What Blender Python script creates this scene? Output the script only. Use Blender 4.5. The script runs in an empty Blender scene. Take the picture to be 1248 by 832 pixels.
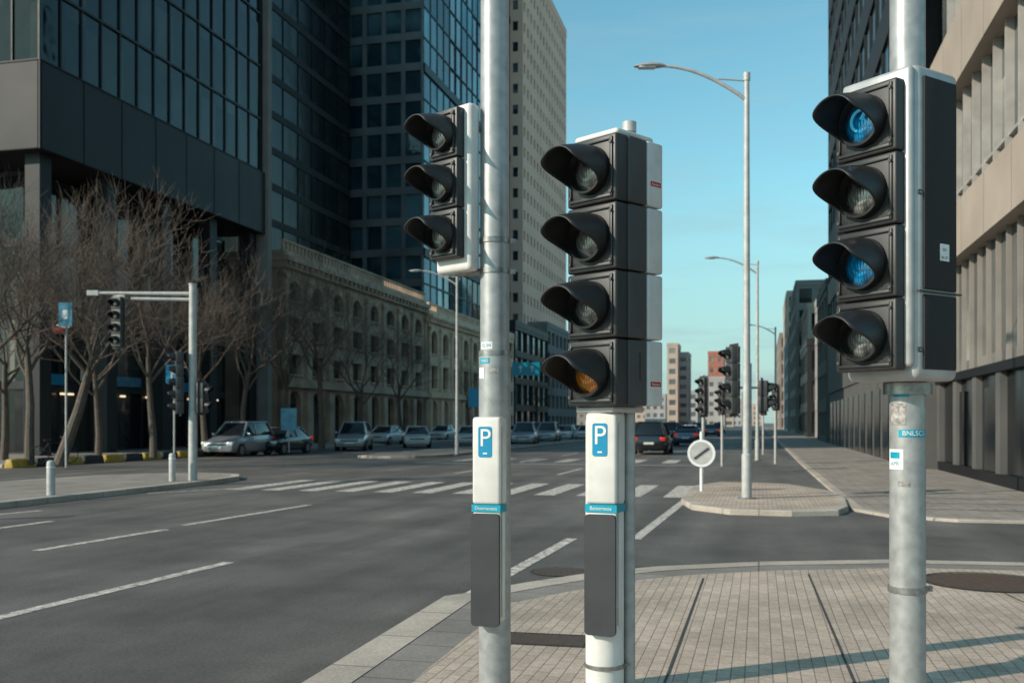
import bpy, bmesh, math, random
from mathutils import Vector, Matrix, Euler
random.seed(7)
scene = bpy.context.scene
COL = scene.collection
PHI = math.atan(0.248); CP, SP = math.cos(PHI), math.sin(PHI)
CAMZ = 1.65; F = 1213.0; HY = 515.0; CXP = 624.0
PAVE = 0.12
R = math.radians

# ---------------------------------------------------------------- survey helpers (metres in the world)
def W(u, v, z=0.0):            # street frame -> world
    return Vector((v*CP+u*SP, -v*SP+u*CP, z))
def UV(X, Y):
    return (X*SP+Y*CP, X*CP-Y*SP)
def ua(px, v):
    k = (px-CXP)/F
    return v*(CP+k*SP)/(k*CP-SP)
def G(px, py, z=0.0):
    Y = (CAMZ-z)*F/(py-HY)
    return Vector(((px-CXP)/F*Y, Y, z))
def at(px, Y, z=0.0):
    return Vector(((px-CXP)/F*Y, Y, z))
def zat(py, Y):
    return CAMZ-(py-HY)/F*Y

# ---------------------------------------------------------------- materials
def newmat(name):
    m = bpy.data.materials.new(name); m.use_nodes = True
    nt = m.node_tree; b = nt.nodes['Principled BSDF']
    return m, nt, b
def N(nt, t, **kw):
    n = nt.nodes.new(t)
    for k, v in kw.items():
        setattr(n, k, v)
    return n
def mat(name, col, rough=0.6, metal=0.0, ns=8.0, amt=0.25, bump=0.0, col2=None, spec=0.5, emit=None, es=0, detail=6, coat=0):
    m, nt, b = newmat(name)
    tc = N(nt, 'ShaderNodeTexCoord')
    no = N(nt, 'ShaderNodeTexNoise'); no.inputs['Scale'].default_value = ns; no.inputs['Detail'].default_value = detail
    nt.links.new(tc.outputs['Object'], no.inputs['Vector'])
    cr = N(nt, 'ShaderNodeValToRGB')
    c2 = col2 if col2 else tuple(c*(1-amt) for c in col)
    cr.color_ramp.elements[0].position = 0.3; cr.color_ramp.elements[1].position = 0.68
    cr.color_ramp.elements[0].color = (*c2, 1); cr.color_ramp.elements[1].color = (*col, 1)
    nt.links.new(no.outputs['Fac'], cr.inputs['Fac'])
    nt.links.new(cr.outputs['Color'], b.inputs['Base Color'])
    mr = N(nt, 'ShaderNodeMapRange')
    mr.inputs['To Min'].default_value = max(0.02, rough*0.8); mr.inputs['To Max'].default_value = min(1, rough*1.2)
    nt.links.new(no.outputs['Fac'], mr.inputs['Value']); nt.links.new(mr.outputs['Result'], b.inputs['Roughness'])
    b.inputs['Metallic'].default_value = metal
    b.inputs['Specular IOR Level'].default_value = spec
    if coat: b.inputs['Coat Weight'].default_value = coat
    if bump:
        bp = N(nt, 'ShaderNodeBump'); bp.inputs['Strength'].default_value = bump; bp.inputs['Distance'].default_value = 0.01
        nt.links.new(no.outputs['Fac'], bp.inputs['Height']); nt.links.new(bp.outputs['Normal'], b.inputs['Normal'])
    if emit:
        b.inputs['Emission Color'].default_value = (*emit, 1); b.inputs['Emission Strength'].default_value = es
    return m

def glass_mat(name, dark, light, cw, ch, rough=0.06, frac=0.7, tilt=0.02, spec=0.5):
    m, nt, b = newmat(name)
    tc = N(nt, 'ShaderNodeTexCoord')
    dv = N(nt, 'ShaderNodeVectorMath', operation='DIVIDE'); dv.inputs[1].default_value = (cw, cw, ch)
    ad = N(nt, 'ShaderNodeVectorMath', operation='ADD'); ad.inputs[1].default_value = (0.37, 0.0, 0.0)
    fl = N(nt, 'ShaderNodeVectorMath', operation='FLOOR')
    wn = N(nt, 'ShaderNodeTexWhiteNoise', noise_dimensions='3D')
    nt.links.new(tc.outputs['Object'], dv.inputs[0]); nt.links.new(dv.outputs[0], ad.inputs[0])
    nt.links.new(ad.outputs[0], fl.inputs[0]); nt.links.new(fl.outputs[0], wn.inputs['Vector'])
    cr = N(nt, 'ShaderNodeValToRGB')
    cr.color_ramp.elements[0].color = (*dark, 1); cr.color_ramp.elements[0].position = frac*0.3
    e = cr.color_ramp.elements.new(frac); e.color = (*[d*0.6+l*0.4 for d, l in zip(dark, light)], 1)
    cr.color_ramp.elements[-1].color = (*light, 1); cr.color_ramp.elements[-1].position = 1.0
    n2 = N(nt, 'ShaderNodeTexNoise'); n2.inputs['Scale'].default_value = 0.09; n2.inputs['Detail'].default_value = 4; n2.inputs['Distortion'].default_value = 0.8
    nt.links.new(tc.outputs['Object'], n2.inputs['Vector'])
    mr = N(nt, 'ShaderNodeMapRange'); mr.inputs['From Min'].default_value = 0.35; mr.inputs['From Max'].default_value = 0.65
    mr.inputs['To Min'].default_value = -0.55; mr.inputs['To Max'].default_value = 0.4
    nt.links.new(n2.outputs['Fac'], mr.inputs['Value'])
    ad2 = N(nt, 'ShaderNodeMath', operation='ADD', use_clamp=True); nt.links.new(wn.outputs['Value'], ad2.inputs[0]); nt.links.new(mr.outputs[0], ad2.inputs[1])
    nt.links.new(ad2.outputs[0], cr.inputs['Fac'])
    nt.links.new(cr.outputs['Color'], b.inputs['Base Color'])
    b.inputs['Roughness'].default_value = rough; b.inputs['Specular IOR Level'].default_value = spec
    sb = N(nt, 'ShaderNodeVectorMath', operation='SUBTRACT'); sb.inputs[1].default_value = (.5, .5, .5); nt.links.new(wn.outputs['Color'], sb.inputs[0])
    sc = N(nt, 'ShaderNodeVectorMath', operation='SCALE'); sc.inputs['Scale'].default_value = tilt*2; nt.links.new(sb.outputs[0], sc.inputs[0])
    bp = N(nt, 'ShaderNodeBump'); bp.inputs['Strength'].default_value = 0.6; bp.inputs['Distance'].default_value = 0.05
    n3 = N(nt, 'ShaderNodeTexNoise'); n3.inputs['Scale'].default_value = 0.5
    nt.links.new(tc.outputs['Object'], n3.inputs['Vector']); nt.links.new(n3.outputs['Fac'], bp.inputs['Height'])
    na = N(nt, 'ShaderNodeVectorMath', operation='ADD'); nt.links.new(bp.outputs['Normal'], na.inputs[0]); nt.links.new(sc.outputs[0], na.inputs[1])
    nn = N(nt, 'ShaderNodeVectorMath', operation='NORMALIZE'); nt.links.new(na.outputs[0], nn.inputs[0])
    nt.links.new(nn.outputs[0], b.inputs['Normal'])
    return m

def street_map(nt, sx=1, sy=1):
    tc = N(nt, 'ShaderNodeTexCoord'); mp = N(nt, 'ShaderNodeMapping')
    mp.inputs['Rotation'].default_value = (0, 0, -(math.pi/2-PHI))
    nt.links.new(tc.outputs['Object'], mp.inputs['Vector'])
    mp2 = N(nt, 'ShaderNodeMapping'); mp2.inputs['Scale'].default_value = (sx, sy, 1)
    nt.links.new(mp.outputs['Vector'], mp2.inputs['Vector'])
    return mp.outputs['Vector'], mp2.outputs['Vector']

def asphalt_mat(name='asphalt', k=1.0):
    m, nt, b = newmat(name)
    v1, v2 = street_map(nt, 0.06, 0.9)
    fine = N(nt, 'ShaderNodeTexNoise'); fine.inputs['Scale'].default_value = 38; fine.inputs['Detail'].default_value = 9; fine.inputs['Roughness'].default_value = 0.95
    big = N(nt, 'ShaderNodeTexNoise'); big.inputs['Scale'].default_value = 0.5; big.inputs['Detail'].default_value = 9; big.inputs['Roughness'].default_value = 0.68
    tr = N(nt, 'ShaderNodeTexNoise'); tr.inputs['Scale'].default_value = 1.0; tr.inputs['Detail'].default_value = 5
    nt.links.new(v1, fine.inputs['Vector']); nt.links.new(v1, big.inputs['Vector']); nt.links.new(v2, tr.inputs['Vector'])
    c1 = N(nt, 'ShaderNodeValToRGB'); c1.color_ramp.elements[0].color = (0.026*k, 0.024*k, 0.023*k, 1); c1.color_ramp.elements[1].color = (0.25*k, 0.222*k, 0.198*k, 1)
    c1.color_ramp.elements[0].position = 0.36; c1.color_ramp.elements[1].position = 0.68
    nt.links.new(fine.outputs['Fac'], c1.inputs['Fac'])
    mr = N(nt, 'ShaderNodeMapRange'); mr.inputs['From Min'].default_value = 0.3; mr.inputs['From Max'].default_value = 0.7
    mr.inputs['To Min'].default_value = 0.6; mr.inputs['To Max'].default_value = 1.35
    nt.links.new(big.outputs['Fac'], mr.inputs['Value'])
    mr2 = N(nt, 'ShaderNodeMapRange'); mr2.inputs['From Min'].default_value = 0.35; mr2.inputs['From Max'].default_value = 0.65
    mr2.inputs['To Min'].default_value = 0.70; mr2.inputs['To Max'].default_value = 1.2
    nt.links.new(tr.outputs['Fac'], mr2.inputs['Value'])
    mm = N(nt, 'ShaderNodeMath', operation='MULTIPLY'); nt.links.new(mr.outputs[0], mm.inputs[0]); nt.links.new(mr2.outputs[0], mm.inputs[1])
    mx = N(nt, 'ShaderNodeVectorMath', operation='SCALE'); nt.links.new(c1.outputs['Color'], mx.inputs[0]); nt.links.new(mm.outputs[0], mx.inputs['Scale'])
    nt.links.new(mx.outputs[0], b.inputs['Base Color'])
    b.inputs['Roughness'].default_value = 0.72
    bp = N(nt, 'ShaderNodeBump'); bp.inputs['Strength'].default_value = 0.9; bp.inputs['Distance'].default_value = 0.01
    nt.links.new(fine.outputs['Fac'], bp.inputs['Height']); nt.links.new(bp.outputs['Normal'], b.inputs['Normal'])
    return m

def paving_mat(name, c1, c2, mort, bw=0.2, rh=0.1, ms=0.006, stain=0.5):
    m, nt, b = newmat(name)
    v1, v2 = street_map(nt)
    br = N(nt, 'ShaderNodeTexBrick'); br.inputs['Scale'].default_value = 1
    br.inputs['Brick Width'].default_value = bw; br.inputs['Row Height'].default_value = rh
    br.inputs['Mortar Size'].default_value = ms; br.inputs['Mortar Smooth'].default_value = 0.3
    br.inputs['Color1'].default_value = (*c1, 1); br.inputs['Color2'].default_value = (*c2, 1); br.inputs['Mortar'].default_value = (*mort, 1)
    nt.links.new(v1, br.inputs['Vector'])
    no = N(nt, 'ShaderNodeTexNoise'); no.inputs['Scale'].default_value = 0.9; no.inputs['Detail'].default_value = 9; no.inputs['Roughness'].default_value = 0.68
    fi = N(nt, 'ShaderNodeTexNoise'); fi.inputs['Scale'].default_value = 45; fi.inputs['Detail'].default_value = 6; fi.inputs['Roughness'].default_value = 0.75
    nt.links.new(v1, no.inputs['Vector']); nt.links.new(v1, fi.inputs['Vector'])
    mr = N(nt, 'ShaderNodeMapRange'); mr.inputs['From Min'].default_value = 0.3; mr.inputs['From Max'].default_value = 0.7
    mr.inputs['To Min'].default_value = 1-stain*0.7; mr.inputs['To Max'].default_value = 1.15
    nt.links.new(no.outputs['Fac'], mr.inputs['Value'])
    mf = N(nt, 'ShaderNodeMapRange'); mf.inputs['From Min'].default_value = 0.3; mf.inputs['From Max'].default_value = 0.7
    mf.inputs['To Min'].default_value = 0.7; mf.inputs['To Max'].default_value = 1.22
    nt.links.new(fi.outputs['Fac'], mf.inputs['Value'])
    mm = N(nt, 'ShaderNodeMath', operation='MULTIPLY'); nt.links.new(mr.outputs[0], mm.inputs[0]); nt.links.new(mf.outputs[0], mm.inputs[1])
    sc = N(nt, 'ShaderNodeVectorMath', operation='SCALE'); nt.links.new(br.outputs['Color'], sc.inputs[0]); nt.links.new(mm.outputs[0], sc.inputs['Scale'])
    nt.links.new(sc.outputs[0], b.inputs['Base Color']); b.inputs['Roughness'].default_value = 0.85
    iv = N(nt, 'ShaderNodeMath', operation='SUBTRACT'); iv.inputs[0].default_value = 1; nt.links.new(br.outputs['Fac'], iv.inputs[1])
    bp = N(nt, 'ShaderNodeBump'); bp.inputs['Strength'].default_value = 0.4; bp.inputs['Distance'].default_value = 0.004
    nt.links.new(iv.outputs[0], bp.inputs['Height']); nt.links.new(bp.outputs['Normal'], b.inputs['Normal'])
    return m

def paint_mat(name, col, wear=0.5):
    m, nt, b = newmat(name)
    tc = N(nt, 'ShaderNodeTexCoord'); no = N(nt, 'ShaderNodeTexNoise'); no.inputs['Scale'].default_value = 9; no.inputs['Detail'].default_value = 9; no.inputs['Roughness'].default_value = 0.8
    nt.links.new(tc.outputs['Object'], no.inputs['Vector'])
    cr = N(nt, 'ShaderNodeValToRGB'); cr.color_ramp.elements[0].position = 0.40; cr.color_ramp.elements[1].position = 0.40+0.25*wear
    cr.color_ramp.elements[0].color = (0.15, 0.14, 0.13, 1); cr.color_ramp.elements[1].color = (*col, 1)
    nt.links.new(no.outputs['Fac'], cr.inputs['Fac']); nt.links.new(cr.outputs['Color'], b.inputs['Base Color'])
    b.inputs['Roughness'].default_value = 0.7
    return m

def lens_mat(name, ca, cb, emit=0.0, split=None):
    m, nt, b = newmat(name)
    tc = N(nt, 'ShaderNodeTexCoord')
    no = N(nt, 'ShaderNodeTexNoise'); no.inputs['Scale'].default_value = 9; no.inputs['Detail'].default_value = 1.0; no.inputs['Distortion'].default_value = 0.6
    nt.links.new(tc.outputs['Object'], no.inputs['Vector'])
    cr = N(nt, 'ShaderNodeValToRGB'); cr.color_ramp.elements[0].position = 0.42; cr.color_ramp.elements[1].position = 0.66
    cr.color_ramp.elements[0].color = (*ca, 1); cr.color_ramp.elements[1].color = (*cb, 1)
    nt.links.new(no.outputs['Fac'], cr.inputs['Fac'])
    out = cr.outputs['Color']
    if split:
        sx = N(nt, 'ShaderNodeSeparateXYZ'); nt.links.new(tc.outputs['Object'], sx.inputs[0])
        mr = N(nt, 'ShaderNodeMapRange'); mr.inputs['From Min'].default_value = split[1]+0.03; mr.inputs['From Max'].default_value = split[1]-0.01
        nt.links.new(sx.outputs['Z'], mr.inputs['Value'])
        mx = N(nt, 'ShaderNodeMix', data_type='RGBA'); nt.links.new(mr.outputs[0], mx.inputs['Factor'])
        nt.links.new(out, mx.inputs[6]); mx.inputs[7].default_value = (*split[0], 1); out = mx.outputs[2]
    wr = N(nt, 'ShaderNodeTexWave', wave_type='RINGS', rings_direction='SPHERICAL'); wr.inputs['Scale'].default_value = 14
    wv = N(nt, 'ShaderNodeTexWave', bands_direction='X'); wv.inputs['Scale'].default_value = 20
    nt.links.new(tc.outputs['Object'], wr.inputs['Vector']); nt.links.new(tc.outputs['Object'], wv.inputs['Vector'])
    wm = N(nt, 'ShaderNodeMath', operation='MULTIPLY'); nt.links.new(wr.outputs['Fac'], wm.inputs[0]); nt.links.new(wv.outputs['Fac'], wm.inputs[1])
    wmr = N(nt, 'ShaderNodeMapRange'); wmr.inputs['To Min'].default_value = 0.55; wmr.inputs['To Max'].default_value = 1.3; nt.links.new(wm.outputs[0], wmr.inputs['Value'])
    ln = N(nt, 'ShaderNodeVectorMath', operation='LENGTH'); nt.links.new(tc.outputs['Object'], ln.inputs[0])
    rm = N(nt, 'ShaderNodeMapRange'); rm.inputs['From Min'].default_value = 0.055; rm.inputs['From Max'].default_value = 0.105
    rm.inputs['To Min'].default_value = 1.0; rm.inputs['To Max'].default_value = 0.25; nt.links.new(ln.outputs['Value'], rm.inputs['Value'])
    mk = N(nt, 'ShaderNodeMath', operation='MULTIPLY'); nt.links.new(rm.outputs[0], mk.inputs[0]); nt.links.new(wmr.outputs[0], mk.inputs[1])
    sc = N(nt, 'ShaderNodeVectorMath', operation='SCALE'); nt.links.new(out, sc.inputs[0]); nt.links.new(mk.outputs[0], sc.inputs['Scale']); out = sc.outputs[0]
    nt.links.new(out, b.inputs['Base Color'])
    b.inputs['Roughness'].default_value = 0.12; b.inputs['Metallic'].default_value = 0.25; b.inputs['Coat Weight'].default_value = 1.0; b.inputs['Coat Roughness'].default_value = 0.02
    if emit:
        nt.links.new(out, b.inputs['Emission Color']); b.inputs['Emission Strength'].default_value = emit
    bp = N(nt, 'ShaderNodeBump'); bp.inputs['Strength'].default_value = 0.3; bp.inputs['Distance'].default_value = 0.004
    nt.links.new(wm.outputs[0], bp.inputs['Height']); nt.links.new(bp.outputs['Normal'], b.inputs['Normal'])
    return m

M = dict(
 asphalt=asphalt_mat(),
 paving=paving_mat('paving_brick', (0.54, 0.43, 0.35), (0.45, 0.36, 0.29), (0.23, 0.18, 0.145), rh=0.083, ms=0.0042),
 paving2=paving_mat('paving_slab', (0.31, 0.265, 0.23), (0.26, 0.225, 0.195), (0.15, 0.13, 0.115), 0.6, 0.4, 0.01),
 paving3=paving_mat('pale_slab', (0.34, 0.29, 0.25), (0.29, 0.245, 0.21), (0.20, 0.17, 0.145), 0.6, 0.3, 0.01),
 kerb=paving_mat('kerb_concrete', (0.50, 0.425, 0.36), (0.44, 0.375, 0.315), (0.18, 0.16, 0.14), 0.9, 50, 0.010),
 border=paving_mat('border_stone', (0.27, 0.24, 0.215), (0.22, 0.195, 0.175), (0.11, 0.10, 0.09), 0.45, 50, 0.008),
 ground=mat('ground_soil', (0.16, 0.15, 0.13), 0.9, ns=0.2),
 white=paint_mat('road_paint', (0.76, 0.69, 0.61), 0.8),
 tactile=paint_mat('faded_paint', (0.46, 0.41, 0.36), 1.0),
 joint=mat('joint_seal', (0.075, 0.065, 0.06), 0.9, ns=20, amt=0.5),
 iron=mat('cast_iron', (0.13, 0.085, 0.062), 0.6, 0.3, ns=30, amt=0.5, bump=0.5),
 galv=mat('galvanised_steel', (0.42, 0.42, 0.415), 0.42, 0.35, ns=16, amt=0.28, bump=0.04),
 galv2=mat('painted_grey_post', (0.50, 0.49, 0.47), 0.5, 0.1, ns=7, amt=0.25),
 clamp=mat('clamp_steel', (0.36, 0.35, 0.34), 0.35, 0.7, ns=30, amt=0.4),
 silver=mat('silver_housing', (0.46, 0.455, 0.45), 0.42, 0.3, ns=12, amt=0.2),
 silver2=mat('light_silver_housing', (0.66, 0.65, 0.64), 0.45, 0.1, ns=9, amt=0.16),
 whitebox=mat('white_enamel', (0.72, 0.69, 0.65), 0.42, 0.0, ns=9, amt=0.16),
 black=mat('black_polycarbonate', (0.030, 0.030, 0.031), 0.45, 0.0, ns=18, amt=0.35, bump=0.02),
 visor=mat('visor_black', (0.016, 0.016, 0.017), 0.45, 0.0, ns=14, amt=0.35, bump=0.02),
 dkgrey=mat('dark_grey_plastic', (0.058, 0.058, 0.060), 0.55, 0.0, ns=10, amt=0.22, bump=0.02),
 boxgrey=mat('charcoal_panel', (0.040, 0.042, 0.046), 0.5, 0.0, ns=5, amt=0.25, bump=0.02),
 panel=mat('ribbed_panel', (0.030, 0.029, 0.030), 0.75, 0.0, ns=40, amt=0.3, bump=0.1, spec=0.3),
 blue=mat('sign_blue', (0.0, 0.25, 0.45), 0.4, ns=20, amt=0.1),
 cyan=mat('strip_cyan', (0.0, 0.32, 0.44), 0.4, ns=20, amt=0.15),
 wh=mat('sign_white', (0.80, 0.80, 0.78), 0.5, ns=25, amt=0.15),
 inkk=mat('dark_ink', (0.03, 0.03, 0.035), 0.5),
 red=mat('label_red', (0.42, 0.03, 0.03), 0.5, ns=20),
 stickdark=mat('worn_sticker', (0.14, 0.13, 0.13), 0.7, ns=40, col2=(0.5, 0.48, 0.45)),
 bark=mat('bark', (0.14, 0.108, 0.085), 0.9, ns=9, amt=0.5, bump=0.4),
 twig=mat('twigs', (0.15, 0.112, 0.088), 0.9, ns=1.5, amt=0.5),
 yellow=mat('kerb_yellow', (0.50, 0.33, 0.04), 0.6, ns=10, amt=0.4),
 kblack=mat('kerb_black', (0.035, 0.035, 0.035), 0.7, ns=10, amt=0.4),
 darkwall=mat('dark_cladding', (0.026, 0.027, 0.029), 0.55, 0.0, ns=0.3, amt=0.4, spec=0.3),
 darkwall2=mat('charcoal_cladding', (0.016, 0.017, 0.019), 0.6, 0.0, ns=0.2, amt=0.4, spec=0.2),
 mull=mat('mullion_dark', (0.030, 0.032, 0.034), 0.5, 0.0, ns=2, amt=0.3, spec=0.3),
 palegrid=mat('pale_grid_cladding', (0.14, 0.15, 0.15), 0.6, 0.0, ns=0.3, amt=0.4),
 limestone=mat('limestone', (0.84, 0.60, 0.42), 0.85, ns=0.9, amt=0.3, bump=0.2),
 stone=mat('old_stone', (0.55, 0.40, 0.29), 0.9, ns=0.6, amt=0.5, bump=0.3),
 beige=mat('beige_precast', (0.92, 0.57, 0.43), 0.9, ns=0.12, amt=0.14, spec=0.1),
 farbeige=mat('pale_beige_render', (0.48, 0.39, 0.32), 0.9, ns=0.2, amt=0.2, spec=0.1),
 farpale=mat('pale_grey_render', (0.42, 0.41, 0.40), 0.9, ns=0.2, amt=0.2, spec=0.1),
 precast=mat('pale_precast_band', (0.40, 0.33, 0.275), 0.8, ns=0.5, amt=0.22, bump=0.1),
 concrete=mat('concrete_wall', (0.28, 0.25, 0.225), 0.85, ns=0.9, amt=0.25),
 dkconcrete=mat('dark_concrete_wall', (0.11, 0.107, 0.103), 0.8, ns=0.6, amt=0.3),
 brick=mat('red_brick_wall', (0.42, 0.17, 0.12), 0.9, ns=1, amt=0.3),
 fin=mat('facade_fin', (0.42, 0.39, 0.36), 0.5, 0.1, ns=2, amt=0.25),
 rubber=mat('tyre_rubber', (0.02, 0.02, 0.02), 0.85),
 rim=mat('wheel_alloy', (0.35, 0.35, 0.36), 0.35, 0.7),
 carglass=mat('car_glass', (0.012, 0.016, 0.02), 0.06),
 headl=mat('headlight_glass', (0.7, 0.72, 0.75), 0.1),
 taill=mat('tail_light_red', (0.40, 0.012, 0.01), 0.25, emit=(1, 0.05, 0.02), es=0.25),
 plate=mat('number_plate', (0.65, 0.65, 0.6), 0.5),
 orange=mat('sign_red', (0.28, 0.035, 0.02), 0.5),
 lit=mat('lit_panel', (0.10, 0.30, 0.42), 0.4, ns=4, amt=0.4),
 lamp_warm=mat('lit_shop_lamp', (0.8, 0.7, 0.5), 0.4, emit=(1.0, 0.78, 0.5), es=1.2),
)
M['g_dark'] = glass_mat('glass_dark', (0.004, 0.005, 0.006), (0.034, 0.044, 0.048), 1.5, 3.5, frac=.8, spec=0.32, tilt=.03)
M['g_black'] = glass_mat('glass_black', (0.003, 0.004, 0.005), (0.014, 0.017, 0.019), 1.6, 3.6, spec=0.2, rough=.2)
M['g_teal'] = glass_mat('glass_teal', (0.010, 0.03, 0.04), (0.10, 0.18, 0.21), 2.2, 3.6, frac=.6, tilt=.05)
M['g_tealb'] = glass_mat('glass_teal_bright', (0.006, 0.04, 0.06), (0.06, 0.30, 0.40), 5.2, 7.2, frac=.5, tilt=.08)
M['g_shop'] = glass_mat('glass_shop', (0.012, 0.015, 0.016), (0.20, 0.19, 0.16), 2.4, 3.4, frac=.8)
M['g_blue'] = glass_mat('glass_office', (0.05, 0.06, 0.062), (0.32, 0.32, 0.29), 1.3, 3.5)
M['g_win'] = glass_mat('glass_window', (0.015, 0.017, 0.02), (0.14, 0.13, 0.12), 2.0, 3.0)
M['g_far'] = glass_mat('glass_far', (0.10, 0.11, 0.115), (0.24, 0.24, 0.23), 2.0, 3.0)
M['paint_dark'] = mat('car_paint_dark', (0.018, 0.02, 0.024), 0.25, 0.3, coat=0.8)
M['paint_silver'] = mat('car_paint_silver', (0.40, 0.41, 0.42), 0.3, 0.4, coat=0.8)
M['paint_white'] = mat('car_paint_white', (0.68, 0.68, 0.67), 0.3, 0.0, coat=0.8)
M['paint_blue'] = mat('car_paint_blue', (0.03, 0.06, 0.11), 0.25, 0.3, coat=0.8)
M['lens_clear'] = lens_mat('lens_clear', (0.045, 0.05, 0.052), (0.40, 0.41, 0.40))
M['lens_blue'] = lens_mat('lens_blue', (0.0, 0.09, 0.22), (0.0, 0.36, 0.78), 0.14)
M['symbol'] = mat('symbol_cyan', (0.08, 0.55, 0.85), 0.3, emit=(0.1, 0.65, 1), es=0.2)

# ---------------------------------------------------------------- mesh builder
class MB:
    def __init__(s): s.v = []; s.f = []
    def quad(s, a, b, c, d):
        n = len(s.v); s.v += [tuple(a), tuple(b), tuple(c), tuple(d)]; s.f.append((n, n+1, n+2, n+3))
    def box(s, x0, x1, y0, y1, z0, z1):
        n = len(s.v)
        s.v += [(x0,y0,z0),(x1,y0,z0),(x1,y1,z0),(x0,y1,z0),(x0,y0,z1),(x1,y0,z1),(x1,y1,z1),(x0,y1,z1)]
        for f in ((0,3,2,1),(4,5,6,7),(0,1,5,4),(1,2,6,5),(2,3,7,6),(3,0,4,7)):
            s.f.append(tuple(n+i for i in f))
    def tube(s, pts, rad, sides=8, caps=True):
        pts = [Vector(p) for p in pts]
        n0 = len(s.v); k = len(pts)
        ref = Vector((0.13, 0.97, 0.2)).normalized()
        for i, p in enumerate(pts):
            d = (pts[min(i+1, k-1)]-pts[max(i-1, 0)]).normalized()
            a = d.cross(ref)
            if a.length < 1e-3: a = d.cross(Vector((1, 0, 0)))
            a.normalize(); b = d.cross(a)
            r = rad[i] if isinstance(rad, (list, tuple)) else rad
            for j in range(sides):
                t = 2*math.pi*j/sides
                s.v.append(tuple(p+a*math.cos(t)*r+b*math.sin(t)*r))
        for i in range(k-1):
            for j in range(sides):
                j2 = (j+1) % sides
                s.f.append((n0+i*sides+j, n0+i*sides+j2, n0+(i+1)*sides+j2, n0+(i+1)*sides+j))
        if caps:
            s.f.append(tuple(n0+j for j in reversed(range(sides))))
            s.f.append(tuple(n0+(k-1)*sides+j for j in range(sides)))
    def cyl(s, x, y, z0, z1, r0, r1=None, sides=32):
        s.tube([(x, y, z0), (x, y, z1)], [r0, r0 if r1 is None else r1], sides)
    def mesh(s, name, smooth=False, bevel=0, seg=2):
        me = bpy.data.meshes.new(name); me.from_pydata(s.v, [], s.f); me.update()
        bm = bmesh.new(); bm.from_mesh(me)
        bmesh.ops.recalc_face_normals(bm, faces=bm.faces)
        if bevel:
            es = [e for e in bm.edges if len(e.link_faces) == 2 and e.calc_face_angle(0) > 0.6]
            bmesh.ops.bevel(bm, geom=es, offset=bevel, segments=seg, affect='EDGES', profile=0.5, clamp_overlap=True)
        if smooth or bevel:
            for f in bm.faces: f.smooth = True
        bm.to_mesh(me); bm.free()
        if smooth or bevel: me.set_sharp_from_angle(angle=R(35))
        return me
    def obj(s, name, material, parent=None, smooth=False, bevel=0, seg=2, **props):
        me = s.mesh(name, smooth, bevel, seg)
        return mkobj(name, me, material, parent, **props)

def mkobj(name, me, material, parent=None, loc=None, rot=None, **props):
    o = bpy.data.objects.new(name, me); COL.objects.link(o)
    if material: me.materials.append(M[material] if isinstance(material, str) else material)
    if parent: o.parent = parent
    if loc is not None: o.location = loc
    if rot is not None: o.rotation_euler = rot
    for k, v in props.items(): o[k] = v
    return o
def root(name, loc, label, category, rotz=0.0, group=None):
    e = bpy.data.objects.new(name, None); COL.objects.link(e)
    e.empty_display_size = 0.3
    e.location = loc; e.rotation_euler = (0, 0, rotz)
    e['label'] = label; e['category'] = category
    if group: e['group'] = group
    return e
def copy_thing(src, loc, rotz=None, label=None, scale=None):
    def rec(o, par):
        c = o.copy(); COL.objects.link(c); c.parent = par
        for ch in list(o.children): rec(ch, c)
        return c
    c = rec(src, None); c.location = loc
    if rotz is not None: c.rotation_euler = (0, 0, rotz)
    if scale: c.scale = (scale,)*3
    if label: c['label'] = label
    return c

def text_verts(s, size):
    cu = bpy.data.curves.new('t', 'FONT'); cu.body = s; cu.size = size; cu.align_x = 'CENTER'; cu.align_y = 'CENTER'
    o = bpy.data.objects.new('t', cu); COL.objects.link(o)
    dg = bpy.context.evaluated_depsgraph_get(); dg.update()
    me = bpy.data.meshes.new_from_object(o.evaluated_get(dg))
    bpy.data.objects.remove(o)
    vs = [(v.co.x, v.co.y) for v in me.vertices]; fs = [tuple(p.vertices) for p in me.polygons]
    return vs, fs
def text_flat(name, s, size, material, parent, x, y, z, face='-y', sx=1.0, bold=0):
    vs, fs = text_verts(s, size)
    if face == '-y': co = [(x+a*sx, y, z+b) for a, b in vs]
    elif face == '+x': co = [(x, y+a*sx, z+b) for a, b in vs]
    me = bpy.data.meshes.new(name); me.from_pydata(co, [], fs); me.update()
    return mkobj(name, me, material, parent)
def text_bent(name, s, size, material, parent, r, ang, z, sx=1.0):
    vs, fs = text_verts(s, size)
    co = [(r*math.sin(ang+a*sx/r), -r*math.cos(ang+a*sx/r), z+b) for a, b in vs]
    me = bpy.data.meshes.new(name); me.from_pydata(co, [], fs); me.update()
    return mkobj(name, me, material, parent)
def sticker(name, parent, material, r, a0, a1, z0, z1):
    mb = MB(); n = 8
    for i in range(n):
        t0 = a0+(a1-a0)*i/n; t1 = a0+(a1-a0)*(i+1)/n
        mb.quad((r*math.sin(t0), -r*math.cos(t0), z0), (r*math.sin(t1), -r*math.cos(t1), z0), (r*math.sin(t1), -r*math.cos(t1), z1), (r*math.sin(t0), -r*math.cos(t0), z1))
    return mb.obj(name, material, parent)
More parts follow.
